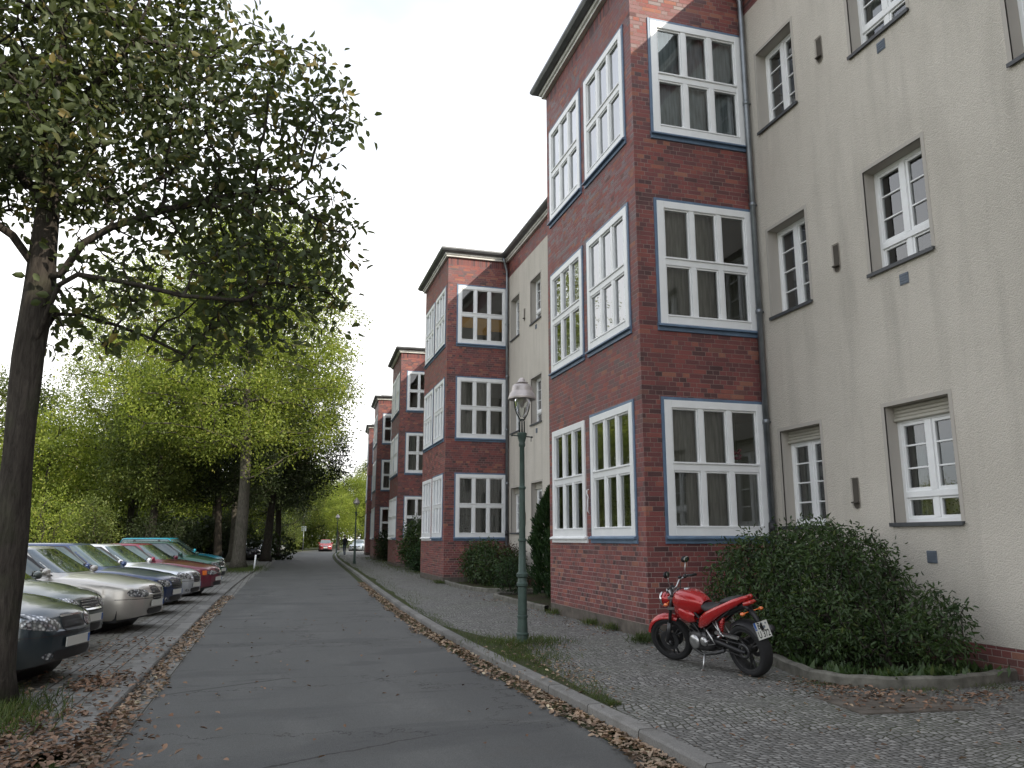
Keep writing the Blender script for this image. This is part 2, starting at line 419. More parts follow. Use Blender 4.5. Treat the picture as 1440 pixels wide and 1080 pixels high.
#@@PART2
# ------------------------------------------------------------------ ground, road, kerbs
def lerp_tab(tab, y):
    if y <= tab[0][0]: return tab[0][1]
    for (a, xa), (b, xb) in zip(tab, tab[1:]):
        if y <= b:
            t = (y - a) / (b - a); return xa + (xb - xa) * t
    return tab[-1][1]
KR = [(-30, 3.0), (0, 2.86), (6, 2.88), (10, 2.72), (14, 2.68), (19, 2.78), (28, 3.12), (37, 3.5), (50, 3.95), (63, 4.5), (78, 5.4), (93, 6.7), (108, 9.0), (125, 13), (150, 21)]
KL = [(-30, -1.37), (21, -1.37), (30, -1.25), (38, -1.05), (50, -.55), (60, -.25), (75, .3), (90, 1.5), (105, 3.3), (125, 7.5), (150, 16)]
def smooth_tab(tab):
    def f(y):
        return (lerp_tab(tab, y - 2.5) + 2 * lerp_tab(tab, y) + lerp_tab(tab, y + 2.5)) / 4
    return f
kr = smooth_tab(KR); kl = smooth_tab(KL)
def yrange(a, b, st=1.5):
    n = int(math.ceil((b - a) / st)); return [a + (b - a) * i / n for i in range(n + 1)]
def sheet(name, fl, fr, z, y0, y1, mat, nx=2, zf=None):
    mb = MB(); ys = yrange(y0, y1)
    for i in range(len(ys) - 1):
        for k in range(nx):
            P = []
            for yy, kk in ((ys[i], k), (ys[i], k + 1), (ys[i + 1], k + 1), (ys[i + 1], k)):
                x = fl(yy) + (fr(yy) - fl(yy)) * kk / nx
                P.append((x, yy, z if zf is None else zf(x, yy)))
            mb.quad(*P)
    o = mb.build(name, mat, smooth=True); tag(o, kind='structure'); return o
def kerbrun(name, f, w, z0, z1, y0, y1, side=1):
    """f(y): road-side face; side +1 means the stone lies towards +x"""
    mb = MB(); ys = yrange(y0, y1, 1.0); s = side; b = .018
    prof = [(0, z0), (0.006 * s, z1 - b), (b * s, z1), ((w - .005) * s, z1 + .002), (w * s, z1 - .02)]
    for i in range(len(ys) - 1):
        ya, yb = ys[i], ys[i + 1]
        for k in range(len(prof) - 1):
            (dx, za), (dx2, zb) = prof[k], prof[k + 1]
            mb.quad((f(ya) + dx, ya, za), (f(yb) + dx, yb, za), (f(yb) + dx2, yb, zb), (f(ya) + dx2, ya, zb),
                    uv=[(k, ya), (k, yb), (k + 1, yb), (k + 1, ya)])
    o = mb.build(name, M['kerb']); tag(o, kind='structure'); return o
g = MB(); g.quad((-400, -300, -.03), (400, -300, -.03), (400, 600, -.03), (-400, 600, -.03))
tag(g.build('ground', M['ground']), kind='structure')
sheet('road', lambda y: kl(y) - .02, lambda y: kr(y) + .02, 0.0, -12, 150, M['asphalt'], 4)
sheet('gutter_strip', lambda y: kl(y) + .01, lambda y: kl(y) + .28, 0.004, -12, 110, M['slab'], 1)
sheet('gutter_verge', lambda y: kr(y) - .20, lambda y: kr(y) + .0, 0.004, -12, 110, M['moss'], 1)
kerbrun('kerb', kr, .15, -.02, .105, -12, 150, 1)
kerbrun('kerb', kl, .22, -.02, .055, 6.9, 60, -1)
sheet('pavement', lambda y: kr(y) + .13, lambda y: 8.2 if y < 42 else 8.2 + (y - 42) * .045, .098, -12, 110, M['mosaic'], 6)
sheet('parking_strip', lambda y: kl(y) - .95, lambda y: kl(y) - .20, .048, -12, 60, M['slab'], 2)
sheet('parking_bay', lambda y: kl(y) - 9.5, lambda y: kl(y) - .94, .044, -12, 60, M['cobble'], 4)
sheet('verge', lambda y: kl(y) - 6, lambda y: kl(y) + .0, .03, 60, 140, M['moss'], 2)
# verge of moss and soil along the pavement edge, uneven inner border
def wob(y, s=1.0, a=1.0): return a * (math.sin(y * 1.7 * s) * .5 + math.sin(y * .63 * s + 1) * .7 + math.sin(y * 4.1 * s) * .25)
sheet('verge', lambda y: kr(y) + .145, lambda y: kr(y) + .16 + max(0, .03 + .13 * wob(y)) + .42 * math.exp(-((y - 11.0) / 1.6) ** 2) + (.16 if y > 26 else .16 * max(0, (y - 20) / 6)), .1025, 6.8, 100, M['moss'], 3)

# ------------------------------------------------------------------ apartment houses
BW, BD, EZ = 4.54, 2.29, 11.72        # bay width along street, bay depth, top of brickwork
ZS = (1.63, 5.07, 8.50); WH = 2.17; WW = 1.82
_cache = {}
def cached(key, fn):
    if key not in _cache: _cache[key] = fn()
    return _cache[key]
def wall_mesh(mb, T, a0, a1, z0, z1, ops, depth=.12, m=0, mrev=1, cuts=(), ua=0.0):
    """local wall plane (a, z), outside towards -d; T(a, d, z) -> point. openings get reveals"""
    A = sorted({a0, a1, *[o[0] for o in ops], *[o[1] for o in ops]}); Z = sorted({z0, z1, *[o[2] for o in ops], *[o[3] for o in ops], *cuts})
    for i in range(len(A) - 1):
        for j in range(len(Z) - 1):
            ca, cz = (A[i] + A[i + 1]) / 2, (Z[j] + Z[j + 1]) / 2
            if any(o[0] < ca < o[1] and o[2] < cz < o[3] for o in ops): continue
            q = [(A[i], Z[j]), (A[i + 1], Z[j]), (A[i + 1], Z[j + 1]), (A[i], Z[j + 1])]
            mb.quad(*[T(a, 0, z) for a, z in q], m=m, uv=[(a + ua, z) for a, z in q])
    for a, b, c, d in ops:
        for (p, q) in (((a, c), (a, d)), ((a, d), (b, d)), ((b, d), (b, c)), ((b, c), (a, c))):
            mb.quad(T(p[0], 0, p[1]), T(p[0], depth, p[1]), T(q[0], depth, q[1]), T(q[0], 0, q[1]), m=mrev,
                    uv=[(p[0], p[1]), (p[0] + depth, p[1]), (q[0] + depth, q[1]), (q[0], q[1])])
def bar(mb, x0, x1, z0, z1, y0, y1, b=.006, m=0):
    """bevelled bar; front at y0 (towards -y)"""
    vs = [(x0, y1, z0), (x1, y1, z0), (x1, y1, z1), (x0, y1, z1), (x0, y0 + b, z0), (x1, y0 + b, z0), (x1, y0 + b, z1), (x0, y0 + b, z1),
          (x0 + b, y0, z0 + b), (x1 - b, y0, z0 + b), (x1 - b, y0, z1 - b), (x0 + b, y0, z1 - b)]
    mb.add(vs, [(0, 1, 5, 4), (1, 2, 6, 5), (2, 3, 7, 6), (3, 0, 4, 7), (4, 5, 9, 8), (5, 6, 10, 9), (6, 7, 11, 10), (7, 4, 8, 11), (8, 9, 10, 11)], m)
# bay window, local: x 0..WW, z 0..WH, outside towards -y
def bay_frame_me():
    mb = MB(); fo = .125; y = -.035
    bar(mb, 0, fo, .0, WH, y, .07); bar(mb, WW - fo, WW, 0, WH, y, .07)
    bar(mb, fo, WW - fo, WH - fo, WH, y, .07); bar(mb, fo, WW - fo, 0, fo + .01, y, .07)
    iw = (WW - 2 * fo); zm = fo + (WH - 2 * fo) * .5
    bar(mb, fo, WW - fo, zm - .055, zm + .055, y + .012, .068)
    for k in (1, 2):
        x = fo + iw * k / 3
        for za, zb in ((fo + .01, zm - .055), (zm + .055, WH - fo)): bar(mb, x - .045, x + .045, za, zb, y + .010, .066)
    for za, zb in ((fo + .01, zm - .055), (zm + .055, WH - fo)):           # sash edges round each light
        for k in range(3):
            xa = fo + iw * k / 3 + (.045 if k else 0); xb = fo + iw * (k + 1) / 3 - (.045 if k < 2 else 0); w = .028
            bar(mb, xa + .002, xa + w, za, zb, y + .03, .06, .004); bar(mb, xb - w, xb - .002, za, zb, y + .03, .06, .004)
            bar(mb, xa + w, xb - w, zb - w, zb, y + .03, .06, .004); bar(mb, xa + w, xb - w, za, za + w, y + .03, .06, .004)
    bar(mb, fo, WW - fo, zm + .055, zm + .085, y - .012, .03, .004)       # drip rails
    bar(mb, fo, WW - fo, fo + .010, fo + .038, y - .012, .03, .004)
    return mb.mesh('bay_window_frame', M['white'])
def bay_pane_me():
    mb = MB(); fo = .125; zm = WH / 2; iw = (WW - 2 * fo)
    for j, (za, zb) in enumerate(((fo + .03, zm - .07), (zm + .07, WH - fo - .02))):
        for k in range(3):
            xa = fo + iw * k / 3 + .03; xb = fo + iw * (k + 1) / 3 - .03
            t = ((k * 7 + j * 5) % 5 - 2) * .0012
            mb.quad((xa, .022 + t, za), (xb, .022 - t, za), (xb, .022 - t, zb), (xa, .022 + t, zb))
    return mb.mesh('bay_window_pane', M['glass'])
def blue_me():
    mb = MB(); w = .05; y = -.022
    bar(mb, -w, 0, -.02, WH + w, y, .03, .004); bar(mb, WW, WW + w, -.02, WH + w, y, .03, .004)
    bar(mb, 0, WW, WH, WH + w, y, .03, .004)
    return mb.mesh('window_surround', M['blue'])
def bsill_me(mat):
    mb = MB(); mb.add([(-.06, -.085, -.045), (WW + .06, -.085, -.045), (WW + .06, .03, -.045), (-.06, .03, -.045), (-.06, -.085, -.02), (WW + .06, -.085, -.02), (WW + .06, -.03, .012), (-.06, -.03, .012), (WW + .06, .03, .012), (-.06, .03, .012)],
                      [(0, 1, 2, 3), (0, 4, 5, 1), (4, 7, 6, 5), (7, 9, 8, 6), (1, 5, 6, 8, 2), (0, 3, 9, 7, 4)])
    bar(mb, -.055, WW + .055, -.115, -.045, -.03, .03, .004)
    return mb.mesh('window_sill', mat)
def drape_me(w, h, y, name, mat, amp=.03, wl=.16, x0=0.0, z0=0.0):
    n = max(6, int(w / wl * 8)); V = []; F = []
    for i in range(n + 1):
        x = x0 + w * i / n; yy = y + amp * math.sin(2 * PI * x / wl + 1.3 * math.sin(x * 5)) 
        V += [(x, yy, z0), (x, yy * 1.0 + .004, z0 + h)]
    for i in range(n): F.append((2 * i, 2 * i + 2, 2 * i + 3, 2 * i + 1))
    return np_mesh(name, V, F, mat, smooth=True)
def bay_window(parent, loc, rz, extra=None, blue=True):
    w = inst('window', cached('bwf', bay_frame_me), parent, loc, (0, 0, rz))
    inst('pane', cached('bwp', bay_pane_me), w)
    if blue: inst('surround', cached('bws', blue_me), w); inst('sill', cached('bwsill', lambda: bsill_me(M['blue'])), w)
    else: inst('sill', cached('bwsillw', lambda: bsill_me(M['white'])), w)
    if extra == 'lace':
        inst('curtain', cached('lace', lambda: drape_me(WW - .2, WH - .2, .16, 'lace_curtain', M['lace'], .025, .13, .1, .1)), w)
    elif extra == 'sides':
        inst('curtain', cached('dl', lambda: drape_me(.42, WH - .2, .2, 'side_drape', M['curtain'], .03, .12, .1, .1)), w)
        inst('curtain', cached('dr', lambda: drape_me(.35, WH - .2, .2, 'side_drape', M['curtain'], .03, .12, WW - .47, .1)), w)
    elif extra == 'yellow':
        def yb():
            mb = MB()
            for k, h in ((0, .42), (1, .66), (2, .50)):
                xa = .13 + k * (WW - .26) / 3; mb.box(xa + .02, xa + (WW - .26) / 3 - .02, .045, .052, WH / 2 - .06 - h, WH / 2 - .05)
            return mb.mesh('yellow_blinds', M['yellowblind'])
        inst('blind', cached('yb', yb), w)
    elif extra == 'skysheet':
        inst('curtain', cached('skysheet', lambda: drape_me(WW - .16, WH - .16, .14, 'sky_sheet', M['sheer'], .010, .22, .08, .08)), w)  # pale sheet added behind the panes to paint in their sky reflection
    elif extra == 'sheer':
        inst('curtain', cached('shr', lambda: drape_me(WW * .68, WH - .16, .17, 'sheer_curtain', M['sheerb'], .014, .2, .08, .08)), w)
    elif extra == 'half':
        inst('curtain', cached('half', lambda: drape_me(WW - .2, WH * .42, .15, 'half_curtain', M['lace'], .02, .12, .1, .12)), w)
    return w
# stucco-wall windows
def casement_me(w, h, kind):
    mb = MB(); y = 0.0; fo = .06
    bar(mb, 0, fo, 0, h, y, .07); bar(mb, w - fo, w, 0, h, y, .07); bar(mb, fo, w - fo, h - fo, h, y, .07); bar(mb, fo, w - fo, 0, fo, y, .07)
    zb = fo
    if kind == 'big':
        zt = h * .235
        bar(mb, fo, w - fo, zt, zt + .085, y - .015, .066); zb = zt + .085
        bar(mb, w / 2 - .04, w / 2 + .04, fo, zt, y - .002, .064)
        for xa, xb in ((fo, w / 2 - .04), (w / 2 + .04, w - fo)):
            for (p, q, r, s) in ((xa, xa + .035, fo, zt), (xb - .035, xb, fo, zt)): bar(mb, p, q, r, s, y + .012, .055, .004)
            bar(mb, xa + .035, xb - .035, fo, fo + .03, y + .012, .055, .004); bar(mb, xa + .035, xb - .035, zt - .03, zt, y + .012, .055, .004)
    bar(mb, w / 2 - .045, w / 2 + .045, zb, h - fo, y - .012, .065)
    rows = 3 if kind == 'big' else 4
    for xa, xb in ((fo, w / 2 - .045), (w / 2 + .045, w - fo)):
        bar(mb, xa, xa + .04, zb, h - fo, y + .008, .058, .004); bar(mb, xb - .04, xb, zb, h - fo, y + .008, .058, .004)
        bar(mb, xa + .04, xb - .04, zb, zb + .045, y + .008, .058, .004); bar(mb, xa + .04, xb - .04, h - fo - .04, h - fo, y + .008, .058, .004)
        for k in range(1, rows):
            z = zb + (h - fo - zb) * k / rows; bar(mb, xa + .04, xb - .04, z - .012, z + .012, y + .016, .05, .004)
    return mb.mesh('casement_frame_' + kind, M['white'])
def casement_pane_me(w, h):
    mb = MB(); mb.quad((.06, .04, .06), (w / 2, .0405, .06), (w / 2, .0405, h - .06), (.06, .04, h - .06)); mb.quad((w / 2, .0405, .06), (w - .06, .0395, .06), (w - .06, .0395, h - .06), (w / 2, .0405, h - .06))
    return mb.mesh('casement_pane', M['glass'])
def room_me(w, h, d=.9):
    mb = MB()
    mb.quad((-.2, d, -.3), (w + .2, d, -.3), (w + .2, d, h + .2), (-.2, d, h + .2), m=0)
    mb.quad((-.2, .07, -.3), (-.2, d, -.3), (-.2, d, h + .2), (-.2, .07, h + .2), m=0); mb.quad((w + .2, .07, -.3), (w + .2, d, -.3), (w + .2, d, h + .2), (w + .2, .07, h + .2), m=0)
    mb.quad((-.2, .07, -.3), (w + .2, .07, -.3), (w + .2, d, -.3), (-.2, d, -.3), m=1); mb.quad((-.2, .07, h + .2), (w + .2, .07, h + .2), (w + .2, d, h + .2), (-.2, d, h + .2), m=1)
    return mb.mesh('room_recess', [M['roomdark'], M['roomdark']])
def csill_me(w):
    mb = MB(); mb.box(-.05, w + .05, -.235, .02, -.03, .0)
    mb.box(-.05, w + .05, -.235, -.222, -.05, -.03); return mb.mesh('casement_sill', M['darksill'])
def shut_me(w):
    mb = MB()
    for k in range(3): bar(mb, .0, w, -.05 - k * .05, -.003 - k * .05, -.045 + .004 * k, .0, .012)
    bar(mb, -.0, w, -.20, -.155, -.062, .0, .01)
    return mb.mesh('shutter_box', M['shutter'])
def casement(parent, x, ya, w, z, h, kind, dec, shutter=False):
    """frame set back .19 in a wall facing -x; ya = street coordinate of the far jamb"""
    loc = (x + .19, ya, z); hh = h - (.17 if shutter else 0)
    key = (kind, round(w, 2), round(hh, 2))
    o = inst('window', cached(('cf',) + key, lambda: casement_me(w, hh, kind)), parent, loc, (0, 0, -PI / 2))
    inst('pane', cached(('cp',) + key, lambda: casement_pane_me(w, hh)), o)
    inst('sill', cached(('cs', w), lambda: csill_me(w)), o)
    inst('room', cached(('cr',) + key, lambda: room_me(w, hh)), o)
    if shutter: inst('shutter', cached(('sh', w), lambda: shut_me(w)), o, (0, 0, hh + .17))
    if dec & 1: inst('curtain', cached(('cl',) + key, lambda: drape_me(w * .24, hh - .1, .13, 'casement_drape', M['curtain'], .022, .1, w * .03, .05)), o)
    if dec & 2: inst('curtain', cached(('cr2',) + key, lambda: drape_me(w * .26, hh - .1, .13, 'casement_drape', M['curtain'], .022, .1, w * .71, .05)), o)
    if dec & 4: inst('curtain', cached(('cn',) + key, lambda: drape_me(w * .9, hh * .26, .12, 'casement_net', M['lace'], .015, .08, w * .05, .03)), o)
    return o
WALLW = 11.06
def unit_walls(i):
    """bay walls and main wall as meshes, local frame: x=0 bay face, y=0 bay near face"""
    def bay():
        mb = MB(); h = .035
        ops = [(.36 - h + .035, .36 + WW, z, z + WH) for z in ZS]
        wall_mesh(mb, lambda a, d, z: (a, d, z), 0, BD, .02, EZ, [(.38, .38 + WW, z, z + WH) for z in ZS], .1, 0, 0, (.3, 11.45), 0)
        wall_mesh(mb, lambda a, d, z: (d, BW - a, z), 0, BW, .02, EZ, [(x, x + WW, z, z + WH) for z in ZS for x in (.26, 2.38)], .1, 0, 0, (.3, 11.45), -BW)
        wall_mesh(mb, lambda a, d, z: (BD - a, BW - d, z), 0, BD, .02, EZ, [], .1, 0, 0, (.3, 11.45), 5)
        for f in range(len(mb.f)):                      # soldier course at the top
            zz = [mb.v[k][2] for k in mb.f[f]]
            if min(zz) > 11.4: mb.m[f] = 1
            if max(zz) < .31 and max(zz) > .29: mb.m[f] = 2
        return mb.mesh('bay_brickwork', [M['brick'], M['soldier'], M['plinth']])
    def room():
        mb = MB(); x1 = 3.6
        for k, z in enumerate(ZS):
            a, b = z - 1.0, z + 2.3
            mb.quad((.14, .14, a), (x1, .14, a), (x1, BW - .14, a), (.14, BW - .14, a), m=1)
            mb.quad((.14, .14, b), (x1, .14, b), (x1, BW - .14, b), (.14, BW - .14, b), m=0)
            mb.quad((x1, .14, a), (x1, BW - .14, a), (x1, BW - .14, b), (x1, .14, b))
            mb.quad((.14, BW - .14, a), (x1, BW - .14, a), (x1, BW - .14, b), (.14, BW - .14, b))
            mb.quad((BD, .14, a), (x1, .14, a), (x1, .14, b), (BD, .14, b))
            mb.box(x1 - .06, x1 - .01, 1.2, 2.1, a, a + 2.0, m=1)         # a door leaf in the back wall
            mb.box(1.2, 1.9, BW - .5, BW - .16, a, a + (1.9 if k != 1 else .9), m=1)   # a cupboard
        return mb.mesh('bay_rooms', [M['room'], M['plinth']])
    return cached('bay', bay), cached('rooms', room)
SM, BG = 1.0, 1.08
CW = [('small', -1.33, SM, 1.79, 1.52), ('big', -3.75, BG, 1.80, 1.54), ('small', -1.35, SM, 5.24, 1.52), ('big', -3.75, BG, 5.23, 1.52),
      ('small', -1.35, SM, 8.62, 1.50), ('big', -3.75, BG, 8.62, 1.50), ('big', -6.23, BG, 3.52, 1.50), ('big', -6.23, BG, 6.95, 1.50)]
def main_wall_me():
    mb = MB(); T = lambda a, d, z: (BD + d, -a, z)
    ops = [(-(y + w), -y, z, z + h) for _, y, w, z, h in CW]
    ops = [(-(y + w), -y, z - .0, z + h + .0) for _, y, w, z, h in CW]
    wall_mesh(mb, T, 0, WALLW, .42, EZ, ops, .26, 0, 1, (11.12,), 0)
    for f in range(len(mb.f)):
        zz = [mb.v[k][2] for k in mb.f[f]]
        if min(zz) > 11.1 and mb.m[f] == 0: mb.m[f] = 2
    wall_mesh(mb, lambda a, d, z: (BD - .035 + d, -a, z), 0, WALLW, -.02, .42, [], .1, 2, 2)
    mb.quad((BD - .035, 0, .42), (BD + .0, 0, .42), (BD + .0, -WALLW, .42), (BD - .035, -WALLW, .42), m=3)
    mb.quad((BD, -WALLW, -.02), (BD + 8, -WALLW, -.02), (BD + 8, -WALLW, EZ), (BD, -WALLW, EZ), m=0, uv=[(0, 0), (8, 0), (8, EZ), (0, EZ)])
    for _, y, w, z, h in CW:     # raised smooth border round each opening
        b = .055; a0, a1 = -(y + w), -y
        for (p, q, r, s) in ((a0 - b, a0, z - .03, z + h + b), (a1, a1 + b, z - .03, z + h + b), (a0, a1, z + h, z + h + b)):
            mb.box(BD - .006, BD + .02, -q, -p, r, s, m=1)
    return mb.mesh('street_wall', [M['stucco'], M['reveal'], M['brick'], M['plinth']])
def slot_me():
    mb = MB(); w, h = .13, .36; pts = [(-w / 2, h), (w / 2, h)] + [(w / 2 * math.cos(a), -.0 + w / 2 * math.sin(a)) for a in [-k * PI / 8 for k in range(9)]]
    n = len(pts); mb.add([(0, -p[0], p[1]) for p in pts], [tuple(range(n))], 0)  # flat dark face, the shade of a recess painted as colour
    for k in range(n):       # raised rim
        a, b = pts[k], pts[(k + 1) % n]; mb.add([(-.004, -a[0], a[1]), (-.004, -b[0], b[1]), (-.018, -b[0] * 1.12, b[1] * 1.03), (-.018, -a[0] * 1.12, a[1] * 1.03)], [(0, 1, 2, 3)], 1)
    mb.box(-.055, 0, -.055, .055, .015, .035, 0)
    return mb.mesh('vent_slot', [M['slot'], M['reveal']])
def plate_me():
    mb = MB(); mb.box(-.012, .0, -.075, .075, 0, .15)
    for k in range(4): mb.box(-.02, -.012, -.065, .065, .015 + k * .034, .03 + k * .034)
    return mb.mesh('vent_plate', M['ventplate'])
def gutter_run(mb, pts, z):
    """eaves along a polyline of wall tops (closed corners mitred); outward is to the left of travel"""
    prof = [(0.0, 0.0, 1), (.09, .0, 1), (.09, .06, 1), (.13, .07, 1), (.14, .13, 1), (.18, .135, 0), (.20, .13, 0), (.27, .17, 0), (.31, .23, 0), (.31, .28, 0), (.26, .28, 0), (.20, .27, 0), (-.3, .40, 2)]
    n = len(pts); offs = []
    for i in range(n):
        d0 = Vector(pts[i]) - Vector(pts[i - 1]) if i else Vector(pts[1]) - Vector(pts[0]); d1 = Vector(pts[i + 1]) - Vector(pts[i]) if i < n - 1 else d0
        d0.normalize(); d1.normalize(); n0 = Vector((-d0.y, d0.x)); n1 = Vector((-d1.y, d1.x)); m_ = (n0 + n1); m_ = m_ / max(.3, (m_.length ** 2) / 2)
        offs.append(m_)
    for i in range(n - 1):
        for k in range(len(prof) - 1):
            q = []
            for ii, kk in ((i, k), (i + 1, k), (i + 1, k + 1), (i, k + 1)):
                p = Vector(pts[ii]) + offs[ii] * prof[kk][0]; q.append((p.x, p.y, z + prof[kk][1]))
            mb.quad(*q, m=prof[k + 1][2])
def eaves_me():
    mb = MB()
    pts = [(BD, -WALLW - .02), (BD, 0), (0, 0), (0, BW), (BD, BW)]
    gutter_run(mb, pts, EZ)
    return mb.mesh('eaves', [M['gutter'], M['fascia'], M['rooffelt']])
def roof_me():
    mb = MB(); z = EZ + .40
    mb.quad((.2, .2, z), (9, .2, z), (9, BW - .2, z), (.2, BW - .2, z))
    mb.quad((BD + .2, -WALLW - .02, z), (9, -WALLW - .02, z + .0), (9, BW, z + .002), (BD + .2, BW, z + .002))
    mb.quad((9, -WALLW, -.02), (9, BW, -.02), (9, BW, z), (9, -WALLW, z))
    return mb.mesh('roof', M['rooffelt'])
def pipe_me():
    mb = MB(); x = BD - .09; y = -.10
    pts = [(x - .18, y - .1, EZ + .10), (x - .12, y - .08, EZ - .05), (x, y, EZ - .38), (x, y, EZ - .6), (x, y, 1.75)]
    mb.tube(pts, .048, 12)
    for z in (9.3, 7.35, 5.4, 3.5): mb.lathe([(.049, -.04), (.058, -.035), (.058, .035), (.049, .04)], 12, T=lambda a, b, c, z=z: (x + a, y + b, z + c)); mb.box(x, BD + .005, y - .012, y + .012, z - .01, z + .01)
    return mb.mesh('downpipe', M['zinc'], True)
def pipefoot_me():
    mb = MB(); x = BD - .09; y = -.10
    mb.tube([(x, y, 1.85), (x, y, 1.70)], [.062, .062], 12); mb.tube([(x, y, 1.70), (x, y, .05)], .056, 12)
    return mb.mesh('downpipe_foot', M['castpipe'], True)
def make_house(i, x, y, rz, label, bayex, ncas, pipe=True):
    t = thing('apartment_house', label, 'apartment house', (x, y, 0), rz, 'row of apartment houses with brick bays')
    bay, rooms = unit_walls(i)
    bw = inst('bay', bay, t); inst('interior', rooms, bw)
    for s in range(3):
        bay_window(t, (.38, 0, ZS[s]), 0, bayex.get(('n', s)))
        for k, x0 in enumerate((.26, 2.38)):
            bay_window(t, (0, BW - x0, ZS[s]), -PI / 2, bayex.get(('s' + str(k), s)), not (k == 0 and s == 0))
    inst('street_wall', cached('mw', main_wall_me), t)
    inst('eaves', cached('eaves', eaves_me), t); inst('roof', cached('roof', roof_me), t)
    for k, (kind, yy, w, z, h) in enumerate(CW[:ncas]):
        casement(t, BD, yy + w, w, z, h, kind, [3, 7, 2, 2, 2, 1, 1, 2][k] if i == 0 else (k * 5 + i) % 4, shutter=(z < 2))
    if ncas:
        for z in (2.07, 5.55, 9.0): inst('vent_slot', cached('slot', slot_me), t, (BD - .003, -2.0, z))
        for z in (1.30, 4.90, 8.33): inst('vent_plate', cached('plate', plate_me), t, (BD, -3.25, z))
    pp = inst('downpipe', cached('pipe', pipe_me), t); inst('pipe_foot', cached('pfoot', pipefoot_me), pp)
    return t
HX, HY = 5.51, 11.33
SKY_SHEETS = {('s0', 1): 'sides', ('s1', 1): 'skysheet', ('s0', 2): 'skysheet', ('s1', 2): 'skysheet'}  # mostly pale sheets standing in for sky reflected in upper side panes
make_house(0, HX, HY, 0, 'nearest house, brick bay and grey wall behind the red motorcycle', {**SKY_SHEETS, ('s1', 0): 'half', ('n', 0): 'sheer', ('n', 1): 'sheer', ('n', 2): 'skysheet', ('s0', 0): 'half'}, 8)
make_house(5, HX, HY - 15.6, 0, 'unseen house added behind the camera to shade the near road', {}, 6)  # unseen house, added so its shadow covers the near road
make_house(1, HX, HY + 15.6, 0, 'second house along the street, lace curtains on its ground floor and yellow blinds on top', {**SKY_SHEETS, ('n', 0): 'lace', ('n', 1): 'sheer', ('n', 2): 'yellow', ('s0', 0): 'lace', ('s1', 0): 'skysheet'}, 6)
make_house(2, 6.13, HY + 31.2, math.radians(-2.2), 'third house along the street, its bay rising above a round dark shrub', {**SKY_SHEETS, ('n', 0): 'half', ('n', 1): 'sides'}, 2)
make_house(3, 6.78, HY + 46.8, math.radians(-3.2), 'fourth house along the street, only part of its narrow bay visible', {**SKY_SHEETS, ('n', 1): 'sides'}, 0)
make_house(4, 7.85, HY + 62.4, math.radians(-4.5), 'farthest house of the brick-bay row, a thin sliver at the end', SKY_SHEETS, 0)
#@@PART3
# ------------------------------------------------------------------ vegetation
def rot_frames(D, rng, up=None):
    """orthonormal frames with first axis along D"""
    D = D / np.maximum(np.linalg.norm(D, axis=1, keepdims=True), 1e-6)
    R = rng.normal(size=D.shape)
    if up is not None: R = R * (1 - up) + np.array([0, 0, 1.0]) * up * 1.5
    B = np.cross(R, D); B /= np.maximum(np.linalg.norm(B, axis=1, keepdims=True), 1e-6)
    return D, B, np.cross(D, B)
def leaf_arrays(P, D, size, rng, wid=.5, fold=.22, up=None, simple=False, curl=.15):
    n = len(P); s = size * rng.uniform(.65, 1.25, (n, 1)); A, B, C = rot_frames(D, rng, up)
    if simple: tpl = np.array([(0, 0, 0), (.5, wid / 2, fold * wid), (1, 0, -curl), (.5, -wid / 2, fold * wid)])
    else: tpl = np.array([(0, 0, 0), (.32, wid / 2, fold * wid), (.75, wid * .38, fold * wid * .7 - curl * .4), (1, 0, -curl), (.75, -wid * .38, fold * wid * .7 - curl * .4), (.32, -wid / 2, fold * wid)])
    V = P[:, None] + s[:, None] * (tpl[None, :, :1] * A[:, None] + tpl[None, :, 1:2] * B[:, None] + tpl[None, :, 2:] * C[:, None])
    k = len(tpl); base = (np.arange(n) * k)[:, None]
    if simple: F = np.array([(0, 1, 2, 3)])
    else: F = np.array([(0, 3, 2, 1), (0, 5, 4, 3)])
    F = (base[:, None] + F[None]).reshape(-1, 4)
    return V.reshape(-1, 3), F
def blobs_sample(blobs, n, rng):
    vol = np.array([b[1][0] * b[1][1] * b[1][2] * (b[2] if len(b) > 2 else 1) for b in blobs]); cnt = rng.multinomial(n, vol / vol.sum())
    out = []
    for b, c in zip(blobs, cnt):
        v = rng.normal(size=(c, 3)); v /= np.linalg.norm(v, axis=1, keepdims=True); v *= rng.uniform(.15, 1, (c, 1)) ** .42
        out.append(np.array(b[0]) + v * np.array(b[1]))
    return np.concatenate(out)
def clump(P, f, keep, rng):
    a = rng.uniform(0, 6.28, 6); x, y, z = P[:, 0] * f, P[:, 1] * f, P[:, 2] * f * 1.25
    n = np.sin(x + a[0] + 1.3 * np.sin(y * .7 + a[3])) + np.sin(y + a[1] + 1.3 * np.sin(z * .7 + a[4])) + np.sin(z + a[2] + 1.3 * np.sin(x * .7 + a[5]))
    return P[n > keep]
